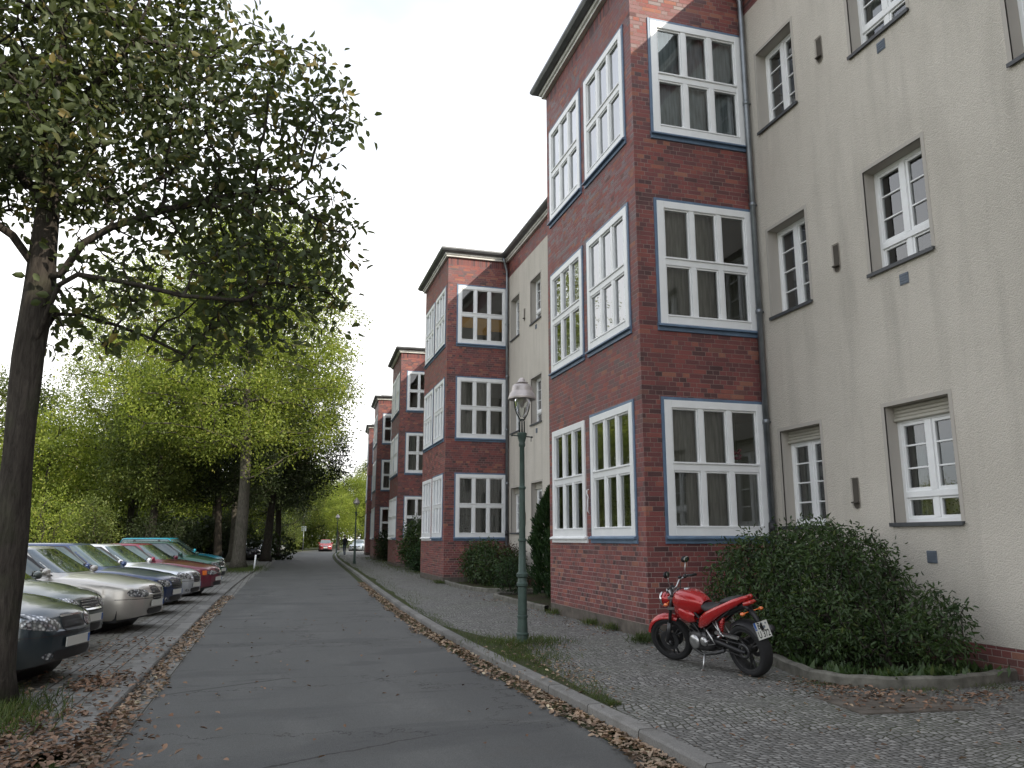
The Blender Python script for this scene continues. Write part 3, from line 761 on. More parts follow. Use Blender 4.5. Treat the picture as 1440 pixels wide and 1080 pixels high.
def grow(start, parents, attr, step, infl, kill, iters=90, grav=0.0):
    N = [np.array(p, float) for p in start]; Pn = list(parents); att = attr.copy()
    arr = np.array(N); d = np.linalg.norm(att[:, None] - arr[None], axis=2); near = d.argmin(1); nd = d.min(1)
    for it in range(iters):
        if not len(att): break
        act = nd < infl
        if not act.any(): infl *= 1.3; continue
        idx = near[act]; dirs = att[act] - arr[idx]; dirs /= np.maximum(np.linalg.norm(dirs, axis=1, keepdims=True), 1e-6)
        acc = np.zeros_like(arr); np.add.at(acc, idx, dirs); u = np.unique(idx)
        v = acc[u]; v /= np.maximum(np.linalg.norm(v, axis=1, keepdims=True), 1e-6); v += RNG.normal(size=v.shape) * .18; v[:, 2] += grav
        v /= np.linalg.norm(v, axis=1, keepdims=True)
        new = arr[u] + v * step; n0 = len(arr)
        arr = np.concatenate([arr, new]); Pn += list(u)
        dn = np.linalg.norm(att[:, None] - new[None], axis=2); m = dn.min(1); am = dn.argmin(1); better = m < nd
        near = np.where(better, am + n0, near); nd = np.minimum(nd, m)
        keep = nd > kill; att, near, nd = att[keep], near[keep], nd[keep]
        if len(arr) > 14000: break
    return arr, np.array(Pn)
def radii(arr, par, tip, expo=2.2, base=None, nfix=0):
    n = len(arr); acc = np.zeros(n); nch = np.bincount(par[par >= 0], minlength=n)
    r = np.zeros(n)
    for i in range(n - 1, -1, -1):
        r[i] = tip if nch[i] == 0 else acc[i] ** (1 / expo)
        if par[i] >= 0: acc[par[i]] += r[i] ** expo
    if base is not None:
        k = base / r[0]; r = np.maximum(tip, r * np.where(r > tip * 3, 1 + (k - 1) * np.clip((r / r[0]) ** .35, 0, 1), 1)); 
    return r
def limb_mesh(arr, par, r, keep, n=6):
    i = np.array([k for k in range(len(arr)) if par[k] >= 0 and keep[k]]); p = par[i]
    A, Bp = arr[p], arr[i]; D = Bp - A; L = np.linalg.norm(D, axis=1, keepdims=True); D = D / np.maximum(L, 1e-6)
    ref = np.where(np.abs(D[:, 2:3]) > .9, np.array([[1.0, 0, 0]]), np.array([[0, 0, 1.0]]))
    X = np.cross(D, ref); X /= np.linalg.norm(X, axis=1, keepdims=True); Y = np.cross(D, X)
    an = np.arange(n) * 2 * PI / n; c = np.cos(an)[None, :, None]; s = np.sin(an)[None, :, None]
    ring = X[:, None] * c + Y[:, None] * s
    r0 = np.minimum(r[p], r[i] * 1.6)[:, None, None]
    V0 = (A - D * 0.3 * r0[:, :, 0])[:, None] + ring * r0; V1 = (Bp + D * .3 * r[i][:, None])[:, None] + ring * r[i][:, None, None]
    V = np.concatenate([V0, V1], axis=1).reshape(-1, 3); m = len(i)
    f = np.array([(k, (k + 1) % n, n + (k + 1) % n, n + k) for k in range(n)])
    F = (np.arange(m) * 2 * n)[:, None, None] + f[None]
    return V, F.reshape(-1, 4)
def crown_leaves(arr, par, r, thr, per, spread, size, rng, wid=.5, up=.35, simple=False, drop=0.0, center=None, droop=0.0):
    idx = np.where(r < thr)[0]
    if drop: idx = idx[rng.random(len(idx)) > drop]
    cnt = rng.poisson(per, len(idx)); rep = np.repeat(idx, cnt); n = len(rep)
    off = rng.normal(size=(n, 3)) * spread; P = arr[rep] + off
    D = off + rng.normal(size=(n, 3)) * spread * .8; D[:, 2] -= droop * spread
    return leaf_arrays(P, D, size, rng, wid, up=up, simple=simple)
def trunk_tube(pts, rad, n=14, flare=True):
    mb = MB(); P = []; Rr = []
    for i in range(len(pts) - 1):
        a, b = Vector(pts[i]), Vector(pts[i + 1])
        for k in range(4): t = k / 4; P.append(a.lerp(b, t)); Rr.append(rad[i] + (rad[i + 1] - rad[i]) * t)
    P.append(Vector(pts[-1])); Rr.append(rad[-1])
    if flare: Rr = [r * (1 + .55 * math.exp(-(p.z - P[0].z) / .22)) for r, p in zip(Rr, P)]
    mb.tube(P, Rr, n)
    vs = [Vector(v) for v in mb.v]; per = n
    out = []
    for q, v in enumerate(vs):
        ring = q // per; k = q % per; c = P[min(ring, len(P) - 1)]
        f = 1 + .06 * math.sin(k * 2.3 + ring * .35) + .05 * math.sin(k * 1.1 - ring * .8); out.append(tuple(c + (v - c) * f))
    mb.v = out; return mb
def make_tree(name, label, loc, trunk, trad, blobs, nattr, step, kill, leaf, lmat, bmat, group=None, per=9, spread=.2, lsize=.1, thr=.02, extra_limbs=(), simple=False, drop=0., seed=1, tip=.006, wid=.5, up=.35, infl=None, grav=0., droop=0., cut=0.012):
    """trunk: local points; blobs local"""
    global RNG
    RNG = np.random.default_rng(seed); rng = RNG
    starts = [tuple(p) for p in trunk]; parents = [-1] + list(range(len(trunk) - 1))
    for lb in extra_limbs:
        a = lb[0]; prev = a
        for p in lb[1]: starts.append(tuple(p)); parents.append(prev); prev = len(starts) - 1
    att = clump(blobs_sample(blobs, nattr, rng), *((2.1, -.15) if simple else (3.0, -1.35)), rng)
    arr, par = grow(starts, parents, att, step, infl or step * 14, kill, grav=grav)
    r = radii(arr, par, tip, base=trad[0] * (.8 if simple else .58))
    t = thing(name, label, 'tree', loc, 0, group)
    k = len(trunk); keep = np.ones(len(arr), bool); keep[r < cut] = False; keep[:k] = True
    rr = r.copy(); rr[:k] = np.minimum(rr[:k], trad[-1] * .6)
    V, F = limb_mesh(arr, par, rr, keep, 7 if not simple else 5)
    tm = trunk_tube(trunk, trad); nv = len(tm.v)
    tr = tm.build('trunk', bmat, t, True)
    inst('branches', np_mesh('branches', V, F, bmat, smooth=True), t)
    LV, LF = crown_leaves(arr, par, r, thr, per, spread, lsize, rng, wid, up, simple, drop, droop=droop)
    print(name, 'nodes', len(arr), 'leaves', len(LF))
    inst('crown', np_mesh('crown', LV, LF, lmat), t)
    return t
def copy_thing(o, loc, rz, sc=1.0, label=None, lmat=None):
    c = o.copy(); COL.objects.link(c); c.location = loc; c.rotation_euler = (0, 0, rz); c.scale = (sc, sc, sc) if not hasattr(sc, '__len__') else sc
    if label: c['label'] = label
    for ch in list(o.children):
        d = ch.copy(); COL.objects.link(d); d.parent = c
        if lmat is not None and 'crown' in ch.name or lmat is not None and 'foliage' in ch.name:
            d.material_slots[0].link = 'OBJECT'; d.material_slots[0].material = lmat
    return c
# nearest street tree (base at -2.97, 10.6)
B0 = (-2.48, 8.85, .04); KN = .835
def kn(p): return (p[0] * KN, p[1] * KN, p[2] * KN + (.27 if p[2] > 0 else 0))
nt_trunk = [(0, 0, 0), (0, 0, 1.2), (-.02, 0, 2.4), (-.03, 0, 3.7), (0, 0, 4.72), (-.02, 0, 5.6), (-.05, .03, 6.6), (-.08, .06, 7.6), (-.14, .1, 8.6)]
nt_rad = [.235, .215, .20, .20, .205, .15, .12, .09, .06]
limbs = [(4, [(.26, -.2, 4.72), (.5, -.3, 5.12), (.8, -.35, 5.34), (1.35, -.4, 5.6), (1.95, -.4, 5.83), (2.5, -.35, 6.05)]),
         (3, [(.15, .2, 4.32), (.4, .3, 4.36), (.82, .4, 4.28), (1.25, .45, 4.14), (1.7, .4, 3.92)]),
         (3, [(.3, -.4, 4.52), (.55, -.6, 4.62), (1.14, -.75, 4.52), (1.75, -.8, 4.4), (2.4, -.8, 4.4)]),
         (4, [(-.12, 0, 4.9), (-.34, -.1, 5.2), (-.6, -.2, 5.36), (-1.2, -.3, 5.5)]),
         (5, [(.35, .2, 5.9), (.7, .5, 6.1), (1.3, .8, 6.7)]), (5, [(-.3, .3, 6.0), (-.9, .6, 6.7)]),
         (6, [(.4, -.4, 7.1), (.9, -.8, 7.6)]), (6, [(-.5, -.5, 7.2), (-1.1, -.9, 7.8)]),
         (5, [(.0, -.4, 6.1), (.1, -1.0, 6.5)])]
nblobs = [((-1.0, .2, 8.9), (2.9, 3.0, 3.3), 1.15), ((2.05, 0, 7.1), (1.75, 1.5, 1.45), 1.5), ((2.7, -.1, 5.5), (1.25, 1.2, 1.1), 1.4), ((3.35, -.1, 8.0), (.16, .2, .75), 3),
          ((3.7, -.1, 7.2), (.25, .3, .5), 2), ((-3.2, -.3, 7.4), (1.9, 2.6, 2.6), 1), ((-2.0, -.2, 5.4), (1.4, 1.4, .8), .9), ((1.5, 0, 4.75), (1.7, 1.2, .85), .7), ((2.5, .1, 4.45), (1.35, .9, .6), .9), ((3.45, 0, 6.3), (.3, .4, .5), 2), ((3.3, .1, 8.6), (.15, .2, .5), 3), ((3.15, .1, 5.0), (.75, .7, .6), 1.2), ((1.0, .6, 4.2), (1.6, .7, .5), .35), ((.6, -.3, 6.4), (1.6, 2.0, 1.0), 1.0), ((.9,0,10.8),(1.2,1.8,1.6),1)]
nt_trunk = [kn(p) for p in nt_trunk]; nt_rad = [r * KN * .84 for r in nt_rad]; limbs = [(a, [kn(p) for p in l]) for a, l in limbs]
nblobs = [(kn(b[0]), tuple(v * KN for v in b[1]), b[2]) for b in nblobs]
make_tree('street_tree', 'nearest tree, dark trunk at the left edge with big drooping leafy branches', B0, nt_trunk, nt_rad, nblobs, 10500, .135, .175, None, M['leaf_near'], M['bark'],
          'trees on the parking side of the street', per=8.6, spread=.085, lsize=.104, thr=.0105, extra_limbs=limbs, seed=5, tip=.0056, wid=.56, up=.2, droop=.3, cut=.0, drop=.12)
# second street tree, bright crown
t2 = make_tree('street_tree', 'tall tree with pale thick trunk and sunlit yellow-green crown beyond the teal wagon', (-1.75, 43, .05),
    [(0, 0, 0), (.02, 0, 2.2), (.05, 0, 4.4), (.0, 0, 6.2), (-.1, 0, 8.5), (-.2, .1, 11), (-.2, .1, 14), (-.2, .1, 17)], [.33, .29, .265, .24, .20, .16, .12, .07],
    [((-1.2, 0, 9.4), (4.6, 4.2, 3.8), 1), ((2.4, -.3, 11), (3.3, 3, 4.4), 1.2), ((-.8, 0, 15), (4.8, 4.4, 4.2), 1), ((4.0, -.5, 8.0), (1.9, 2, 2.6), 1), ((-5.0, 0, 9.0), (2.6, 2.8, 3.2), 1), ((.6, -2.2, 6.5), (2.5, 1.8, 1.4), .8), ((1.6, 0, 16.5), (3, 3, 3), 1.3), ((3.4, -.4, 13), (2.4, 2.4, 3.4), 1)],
    7400, .34, .40, None, M['leaf_sunlit'], M['bark2'], 'trees on the parking side of the street', per=21, spread=.24, lsize=.165, thr=.042, simple=True, seed=9, tip=.014, cut=.02, infl=7)
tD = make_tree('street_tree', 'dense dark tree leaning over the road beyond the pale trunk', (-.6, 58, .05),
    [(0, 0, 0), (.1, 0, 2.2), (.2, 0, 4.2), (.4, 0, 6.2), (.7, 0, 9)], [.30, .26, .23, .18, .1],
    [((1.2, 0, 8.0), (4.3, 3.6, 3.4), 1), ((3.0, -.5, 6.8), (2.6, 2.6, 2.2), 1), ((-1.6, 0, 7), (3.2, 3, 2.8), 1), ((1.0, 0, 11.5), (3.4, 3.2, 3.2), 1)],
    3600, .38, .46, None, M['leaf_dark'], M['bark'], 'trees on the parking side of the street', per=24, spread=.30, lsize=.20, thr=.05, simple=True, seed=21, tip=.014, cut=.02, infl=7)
GT = 'trees on the parking side of the street'
copy_thing(t2, (-2.6, 57, 0), 2.4, 1.25, 'tall light green tree rising behind the pale thick trunk', M['leaf_mid'])
copy_thing(t2, (-9.5, 60, 0), 4.1, 1.1, 'tall light green tree standing left behind the other tall one')
copy_thing(tD, (.2, 70, 0), 2.1, .9, 'dark slim tree further down the parking side, just left of the road end')
copy_thing(tD, (-3.2, 50, 0), 3.6, .78, 'low dark tree in shade left of the pale thick trunk')
copy_thing(tD, (-6.5, 47, 0), 1.2, .8, 'dark-trunked tree standing behind the teal wagon roof', M['leaf_mid'])
# park trees and hedge bushes behind the cars
tM = make_tree('park_tree', 'leafy park tree in full sun behind the parked cars, far left', (-17.5, 46, 0),
    [(0, 0, 0), (0, 0, 2), (.1, 0, 4), (0, 0, 6.5)], [.22, .19, .15, .08],
    [((0, 0, 6.2), (3.6, 3.2, 2.8), 1), ((-1.8, -1, 4), (2.4, 2, 2), .8), ((2, -.6, 4.4), (2.2, 2, 2.1), .8), ((0, 0, 8.2), (2, 2, 1.6), .8)],
    3000, .36, .42, None, M['leaf_sunlit'], M['bark'], 'park trees behind the parked cars', per=25, spread=.27, lsize=.175, thr=.05, simple=True, seed=33, tip=.014, cut=.02, infl=7)
PT = [(-23, 52, .3, 1.1, 'leaf_sunlit', 'tall sunlit park tree at the left edge beyond the dark trunk'), (-12.5, 50, 2.2, .95, 'leaf_sunlit', 'yellow-green park tree between the dark trunk and the pale one'),
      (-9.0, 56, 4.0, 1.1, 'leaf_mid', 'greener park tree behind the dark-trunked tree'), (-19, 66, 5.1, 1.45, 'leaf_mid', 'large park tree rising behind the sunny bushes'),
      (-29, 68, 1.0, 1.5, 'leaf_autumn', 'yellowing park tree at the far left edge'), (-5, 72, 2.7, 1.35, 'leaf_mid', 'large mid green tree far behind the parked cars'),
      (-13, 84, .9, 1.6, 'leaf_sunlit', 'distant sunlit tree filling the gap above the hedge'), (-1, 92, 3.3, 1.2, 'leaf_dark', 'distant dark tree left of the road end')]
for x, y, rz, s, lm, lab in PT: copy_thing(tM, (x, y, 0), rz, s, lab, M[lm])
FT = [(3.6, 118, .4, 1.25, 'leaf_mid', 'distant tree closing the street, left of the red car'), (8.2, 112, 1.9, .8, 'leaf_sunlit', 'small round sunlit tree right above the distant red car'),
      (11.5, 122, 3.0, 1.2, 'leaf_sunlit', 'sunlit tree at the street end beside the last house'), (7.5, 138, 4.2, 1.5, 'leaf_sunlit', 'tallest sunlit tree at the very end of the street'), (16, 140, 5.3, 1.6, 'leaf_mid', 'green tree hidden mostly behind the last house'),
      (0, 134, 5.9, 1.5, 'leaf_mid', 'dusky tree at the end of the street behind the white cars')]
for x, y, rz, s, lm, lab in FT:
    c = copy_thing(tM, (x, y, 0), rz, s, lab, M[lm]); c['group'] = 'trees closing the end of the street'
def make_bush(name, label, loc, blobs, nattr, lmat, per, spread, lsize, seed, group=None, step=.12, kill=.14, cat='shrub', stems=7, wid=.45, simple=False, thr=.02, up=.3, droop=0., tip=.004, smat=None, foot=.3, cut=0.0):
    global RNG
    RNG = np.random.default_rng(seed); rng = RNG
    starts = [np.array([blobs[0][0][0] * .5, blobs[0][0][1] * .5, -.12])]; parents = [-1]
    for k in range(stems):
        a = rng.uniform(0, 2 * PI); r0 = foot * rng.uniform(.2, 1)
        b = blobs[k % len(blobs)][0]
        p0 = np.array([b[0] * .8 + r0 * math.cos(a), b[1] * .8 + r0 * math.sin(a), 0.0]); starts.append(p0); parents.append(0)
        starts.append(p0 + np.array([.05 * math.cos(a), .05 * math.sin(a), .15])); parents.append(len(starts) - 2)
    arr, par = grow(starts, parents, blobs_sample(blobs, nattr, rng), step, step * 14, kill)
    r = radii(arr, par, tip); t = thing(name, label, cat, loc, 0, group)
    kp = r >= cut; kp[:1 + 2 * stems] = True; rr = np.minimum(r, .03 if not simple else .08); rr[0] = .02
    V, F = limb_mesh(arr, par, rr, kp, 5)
    inst('stems', np_mesh('stems', V, F, smat or M['bark'], smooth=True), t)
    LV, LF = crown_leaves(arr, par, r, thr, per, spread, lsize, rng, wid, up, simple, droop=droop)
    inst('foliage', np_mesh('foliage', LV, LF, lmat), t)
    print(name, len(arr), len(LF)); return t
# sunny hedge bushes behind the parking row
hb = make_bush('hedge_bush', 'sunlit bush of the hedge row directly behind the silver sedan', (-12.5, 33, 0), [((0, 0, 1.7), (2.4, 1.8, 1.5)), ((1.4, 0, 2.6), (1.5, 1.4, 1.3)), ((-1.3, 0, 2.8), (1.6, 1.5, 1.3))],
    1200, M['leaf_sunlit'], 20, .16, .13, 41, 'hedge bushes behind the parked cars', step=.3, kill=.35, simple=True, tip=.01, foot=.8, cut=.012)
for x, y, rz, s, lm, lab in [(-16, 34, 1.2, 1.05, 'leaf_sunlit', 'sunlit hedge bush just right of the nearest dark trunk'), (-19.5, 36, 2.5, 1.15, 'leaf_autumn', 'yellowish hedge bush at the left edge'), (-9.3, 34, 3.9, .85, 'leaf_sunlit', 'smaller sunlit hedge bush behind the dark red sedan'),
                             (-8.6, 42, 5.0, .9, 'leaf_mid', 'darker hedge bush behind the teal wagon'), (-13.8, 39, .6, 1.2, 'leaf_mid', 'taller green hedge bush behind the sunlit ones'), (-18, 42, 4.4, 1.3, 'leaf_sunlit', 'broad bright hedge bush in the second row, far left'),
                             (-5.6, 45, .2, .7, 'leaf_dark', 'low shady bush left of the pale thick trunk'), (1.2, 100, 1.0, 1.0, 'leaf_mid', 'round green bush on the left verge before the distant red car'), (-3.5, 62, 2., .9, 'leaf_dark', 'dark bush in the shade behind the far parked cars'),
                             (12.6, 96, 3.1, .9, 'leaf_sunlit', 'light green bush beside the far end of the pavement'), (-2.2, 78, 2.9, 1.1, 'leaf_dark', 'dark bush behind the distant white cars')]:
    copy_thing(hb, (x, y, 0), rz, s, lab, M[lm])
def wood(name, label, pts, seed, mat, size):
    rng = np.random.default_rng(seed); P = []
    for (x, y, rx, ry, h, n) in pts:
        for _ in range(7):
            cx, cy, cz = x + rng.normal() * rx * .5, y + rng.normal() * ry * .4, h * rng.uniform(.15, .72); rr = np.array([rx * .55, ry * .6, h * .30])
            v = rng.normal(size=(n // 7, 3)); v /= np.linalg.norm(v, axis=1, keepdims=True); P.append(np.array([cx, cy, cz]) + v * rr * rng.uniform(.75, 1.05, (n // 7, 1)))
    P = np.concatenate(P); P = P[P[:, 2] > 0]; V, F = leaf_arrays(P, rng.normal(size=P.shape), size, rng, .75, up=.4, simple=True)
    o = inst(name, np_mesh(name, V, F, mat)); tag(o, label, 'wood', None, 'stuff')
wood('woodland', 'mass of sunlit woodland far behind the parked cars', [(-62 + 7 * k, 92 + (k % 3) * 8, 6.5, 5, 10 + (k * 5 % 4), 5200) for k in range(9)], 3, M['leaf_sunlit'], .75)
wood('woodland', 'shaded woodland undergrowth closing the view under the street trees', [(-26 + 5.5 * k, 76 + k * 8.5, 4.5, 4, 5.5, 4200) for k in range(6)] + [(4 + 6 * k, 152, 6, 5, 11, 4500) for k in range(6)], 4, M['leaf_mid'], .5)
wood('woodland', 'low dark undergrowth behind the teal wagon and the dark trunks', [(-20 + 4 * k, 58 + k * 1.5, 3, 2.5, 3.6, 3200) for k in range(5)], 5, M['leaf_dark'], .32)
# shrubs by the houses
make_bush('front_shrub', 'large dark leafy shrub in the kerbed bed behind the motorcycle', (6.75, 8.6, .1),
    [((.1, .4, .95), (.85, 1.25, .78)), ((-.15, 1.3, .90), (.75, .9, .72)), ((.2, -.75, .62), (.72, .58, .46)), ((-.45, -.2, .55), (.6, .9, .5)), ((.15, -1.35, .50), (.5, .42, .26)), ((.35, .9, 1.25), (.6, .8, .42)), ((-.15, .1, .28), (.80, 1.4, .24)), ((.4, -.9, .35), (.45, .55, .28)), ((-.1, .3, 1.55), (.15, .15, .2)), ((.2, 1.0, 1.62), (.12, .12, .18)), ((.45, -1.4, .72), (.14, .2, .14))],
    5200, M['leaf_shrub'], 7.5, .055, .068, 51, None, step=.075, kill=.09, stems=14, wid=.36, thr=.009, droop=.6, tip=.0035, foot=.35)
make_bush('front_shrub', 'dark broad shrub with a reddish patch below the lace-curtained window', (6.55, 25.2, .1),
    [((.1, .6, .7), (.8, 1.2, .75)), ((.2, -.9, .6), (.8, 1.0, .62))], 1500, M['leaf_shrub'], 9, .08, .10, 52, None, step=.12, kill=.15, stems=8, thr=.012, tip=.005, simple=True)
make_bush('barberry_shrub', 'small reddish shrub tucked beside the downpipe of the second house', (7.1, 24.4, .1), [((0, 0, .85), (.5, .6, .5))], 500, M['leaf_red'], 8, .07, .08, 53, None, step=.1, kill=.13, stems=4, thr=.012, simple=True)
make_bush('front_shrub', 'small rounded light green shrub at the foot of the conifer', (6.1, 20.7, .1), [((0, 0, .55), (.5, .7, .5))], 700, M['leaf_conifer'], 10, .05, .06, 54, None, step=.09, kill=.11, stems=5, thr=.012, simple=True)
make_bush('front_shrub', 'tall dark round shrub in front of the third house bay', (6.75, 39.8, .1), [((0, 0, 1.15), (.85, 1.3, 1.15)), ((.2, .3, 1.9), (.6, .8, .6))], 1300, M['leaf_shrub'], 12, .12, .14, 55, None, step=.16, kill=.2, stems=7, thr=.02, simple=True, tip=.006)
make_bush('front_shrub', 'low lighter green shrub beside the third house bay', (6.4, 36.2, .1), [((0, 0, .6), (.65, .8, .6))], 700, M['leaf_conifer'], 12, .09, .11, 56, None, step=.13, kill=.17, stems=5, thr=.02, simple=True)
make_bush('front_shrub', 'dark shrub in deep shade between the fourth and fifth houses', (7.4, 54.5, .1), [((0, 0, 1.0), (.9, 1.8, 1.0))], 700, M['leaf_dark'], 12, .15, .18, 57, None, step=.2, kill=.26, stems=6, thr=.03, simple=True)
def conifer(label, loc, h, r, seed, n=16000, cat='shrub'):
    rng = np.random.default_rng(seed); t = thing('conifer_shrub', label, cat, loc, 0, 'conifers between the brick bays')
    z = rng.uniform(.02, 1, n) ** .8; a = rng.uniform(0, 2 * PI, n); prof = np.where(z < .25, .75 + z, 1.0) * np.clip((1.02 - z) / .55, 0, 1) ** .6
    lob = 1 + .16 * np.sin(a * 3 + z * 7) + .10 * np.sin(a * 7 - z * 16) + .08 * np.sin(z * 40 + a * 2)
    rr = r * prof * lob * rng.uniform(.35, 1.0, n) ** .35
    P = np.stack([rr * np.cos(a), rr * np.sin(a), z * h], 1)
    D = np.stack([np.cos(a) * .45, np.sin(a) * .45, np.ones(n)], 1) + rng.normal(size=(n, 3)) * .28
    V, F = leaf_arrays(P, D, .13, rng, .22, .1, simple=True)
    inst('foliage', np_mesh('foliage', V, F, M['leaf_conifer']), t)
    mb = MB(); mb.tube([(0, 0, 0), (0, 0, h * .8)], [.06, .015], 8); mb.build('stems', M['bark'], t, True)
conifer('tall narrow dark conifer behind the lamp post, between the brick bays', (6.75, 19.0, .1), 2.75, .62, 61)
conifer('shorter conifer leaning against the nearest bay, right of the taller one', (6.6, 17.6, .1), 2.35, .58, 62, 13000)

# ---- fallen leaves
def litter(name, pts, size, seed, mat, z):
    rng = np.random.default_rng(seed); n = len(pts); P = np.column_stack([pts, z + rng.uniform(.002, .022, n)])
    a = rng.uniform(0, 2 * PI, n); D = np.stack([np.cos(a), np.sin(a), rng.normal(0, .22, n)], 1)
    V, F = leaf_arrays(P, D, size, rng, .62, .35, up=.75, curl=-.12)
    o = inst(name, np_mesh(name, V, F, mat)); tag(o, kind='stuff'); return o
rg = np.random.default_rng(77)
def run_pts(f, y0, y1, n, x0, x1, pw=1.0, ypow=1.4):
    y = y0 + (y1 - y0) * rg.random(n) ** ypow; w = rg.random(n) ** pw; cl = .5 + .5 * np.sin(y * 2.1) * np.sin(y * .7 + 1)
    x = np.array([f(v) for v in y]) + x0 + (x1 - x0) * w * (.55 + .45 * cl); return np.column_stack([x, y])
tag(litter('leaf_litter', run_pts(kr, 4.5, 30, 3700, -.015, -.34, 1.5), .06, 1, M['litter'], .004), 'dry beige leaves gathered along the right gutter', 'fallen leaves')
tag(litter('leaf_litter', run_pts(kl, 5.0, 24, 1900, .02, .32, 1.2), .06, 2, M['litter'], .006), 'dry leaves lying in the left gutter beside the low kerb', 'fallen leaves')
pile = np.column_stack([rg.normal(-1.75, .42, 1500), rg.normal(6.9, .85, 1500)]); pile2 = np.column_stack([rg.normal(-1.75, .20, 260), rg.normal(10.0, .35, 260)])
pile = np.concatenate([pile[(pile[:, 1] > 4)], pile2, np.column_stack([rg.uniform(-2.8, -1.4, 500), rg.uniform(6, 14, 500)])])
tag(litter('leaf_litter', pile, .062, 3, M['litter_dark'], .052), 'brown leaves heaped on the paving in the near left corner', 'fallen leaves')
pl = np.concatenate([np.column_stack([rg.normal(5.55, .3, 330), rg.normal(7.1, .45, 330)]), np.column_stack([rg.normal(6.3, .5, 200), rg.normal(6.35, .22, 200)]), np.column_stack([rg.uniform(3, 7.6, 260), rg.uniform(4.5, 12, 260)]), np.column_stack([rg.normal(5.2, .25, 200), rg.uniform(11.8, 22, 200)])])
tag(litter('leaf_litter', pl, .05, 4, M['litter_dark'], .105), 'reddish brown leaves strewn over the mosaic pavement near the planted bed', 'fallen leaves')
tag(litter('leaf_litter', np.column_stack([np.concatenate([rg.normal(3.5, .3, 160), rg.normal(3.2, .2, 260)]), np.concatenate([rg.normal(11.2, .45, 160), rg.normal(8.9, 1.0, 260)])]), .045, 5, M['litter'], .106), 'scattered leaves in the weedy verge around the lamp post', 'fallen leaves')
tag(litter('leaf_litter', np.column_stack([rg.uniform(-.9, 2.4, 90), 4 + 14 * rg.random(90)]), .05, 6, M['litter_dark'], .003), 'few single leaves lying on the asphalt', 'fallen leaves')
# ---- grass and weeds
def blades(name, pts, h, seed, z, label, mat='grass', w=.07):
    rng = np.random.default_rng(seed); n = len(pts); P = np.column_stack([pts, np.full(n, z)])
    D = np.column_stack([rng.normal(0, .45, (n, 2)), np.ones(n)]); V, F = leaf_arrays(P, D, h, rng, w, .1, simple=True, curl=.3)
    o = inst(name, np_mesh(name, V, F, M[mat])); tag(o, label, 'grass', None, 'stuff'); return o
def clus(n, cs, s):
    c = np.array(cs)[rg.integers(0, len(cs), n)]; return c + rg.normal(size=(n, 2)) * s
blades('grass', np.column_stack([rg.normal(-2.5, .30, 3200), rg.normal(8.2, .5, 3200)]), .14, 1, .04, 'rough grass growing round the foot of the nearest tree')
vy = 7 + 90 * rg.random(9000) ** 1.9; vx = np.array([kr(v) + .17 for v in vy]) + rg.random(9000) ** 1.5 * np.array([.12 + .4 * max(0, .4 + .5 * wob(v)) + (.45 if v > 20 else .0) for v in vy])
blades('grass', np.column_stack([vx, vy]), .055, 2, .10, 'thin grass along the pavement edge of the kerb')
blades('grass', clus(2000, [(3.4, 11.2), (3.65, 11.5), (3.3, 10.6), (3.15, 11.6), (3.9, 11.3), (3.2, 9.8)], .22), .10, 3, .10, 'weedy grass patch around the near lamp post')
blades('grass', np.concatenate([clus(900, [(5.35, 11.2), (5.2, 10.9), (5.45, 12.6), (5.42, 13.4)], .09), clus(500, [(5.45, 15.4), (5.4, 26.6), (5.45, 27.2)], .12)]), .13, 4, .10, 'tufts of grass at the foot of the brick bays')
blades('grass', clus(700, [(5.95, 7.5), (6.3, 7.2), (6.9, 7.15), (6.1, 8.3), (7.3, 7.3)], .13), .13, 8, .14, 'low weeds growing inside the planted bed', 'leaf_shrub', .35)
blades('grass', np.concatenate([clus(1500, [(5.85, 9.3), (5.6, 8.6), (6.3, 6.85), (7.1, 6.75), (5.6, 7.4)], .14)]), .05, 5, .10, 'moss and short grass in the paving beside the planted bed')
gy = 24 + 40 * rg.random(4000); blades('grass', np.column_stack([6.05 + rg.normal(0, .45, 4000) + np.maximum(0, gy - 40) * .04, gy]), .12, 6, .1, 'grass strip in front of the far shrubs')
gy2 = 42.5 + rg.normal(0, 2.2, 3500); blades('grass', np.column_stack([-1.55 + rg.normal(0, .5, 3500), gy2]), .16, 7, .05, 'long grass around the pale thick trunk')
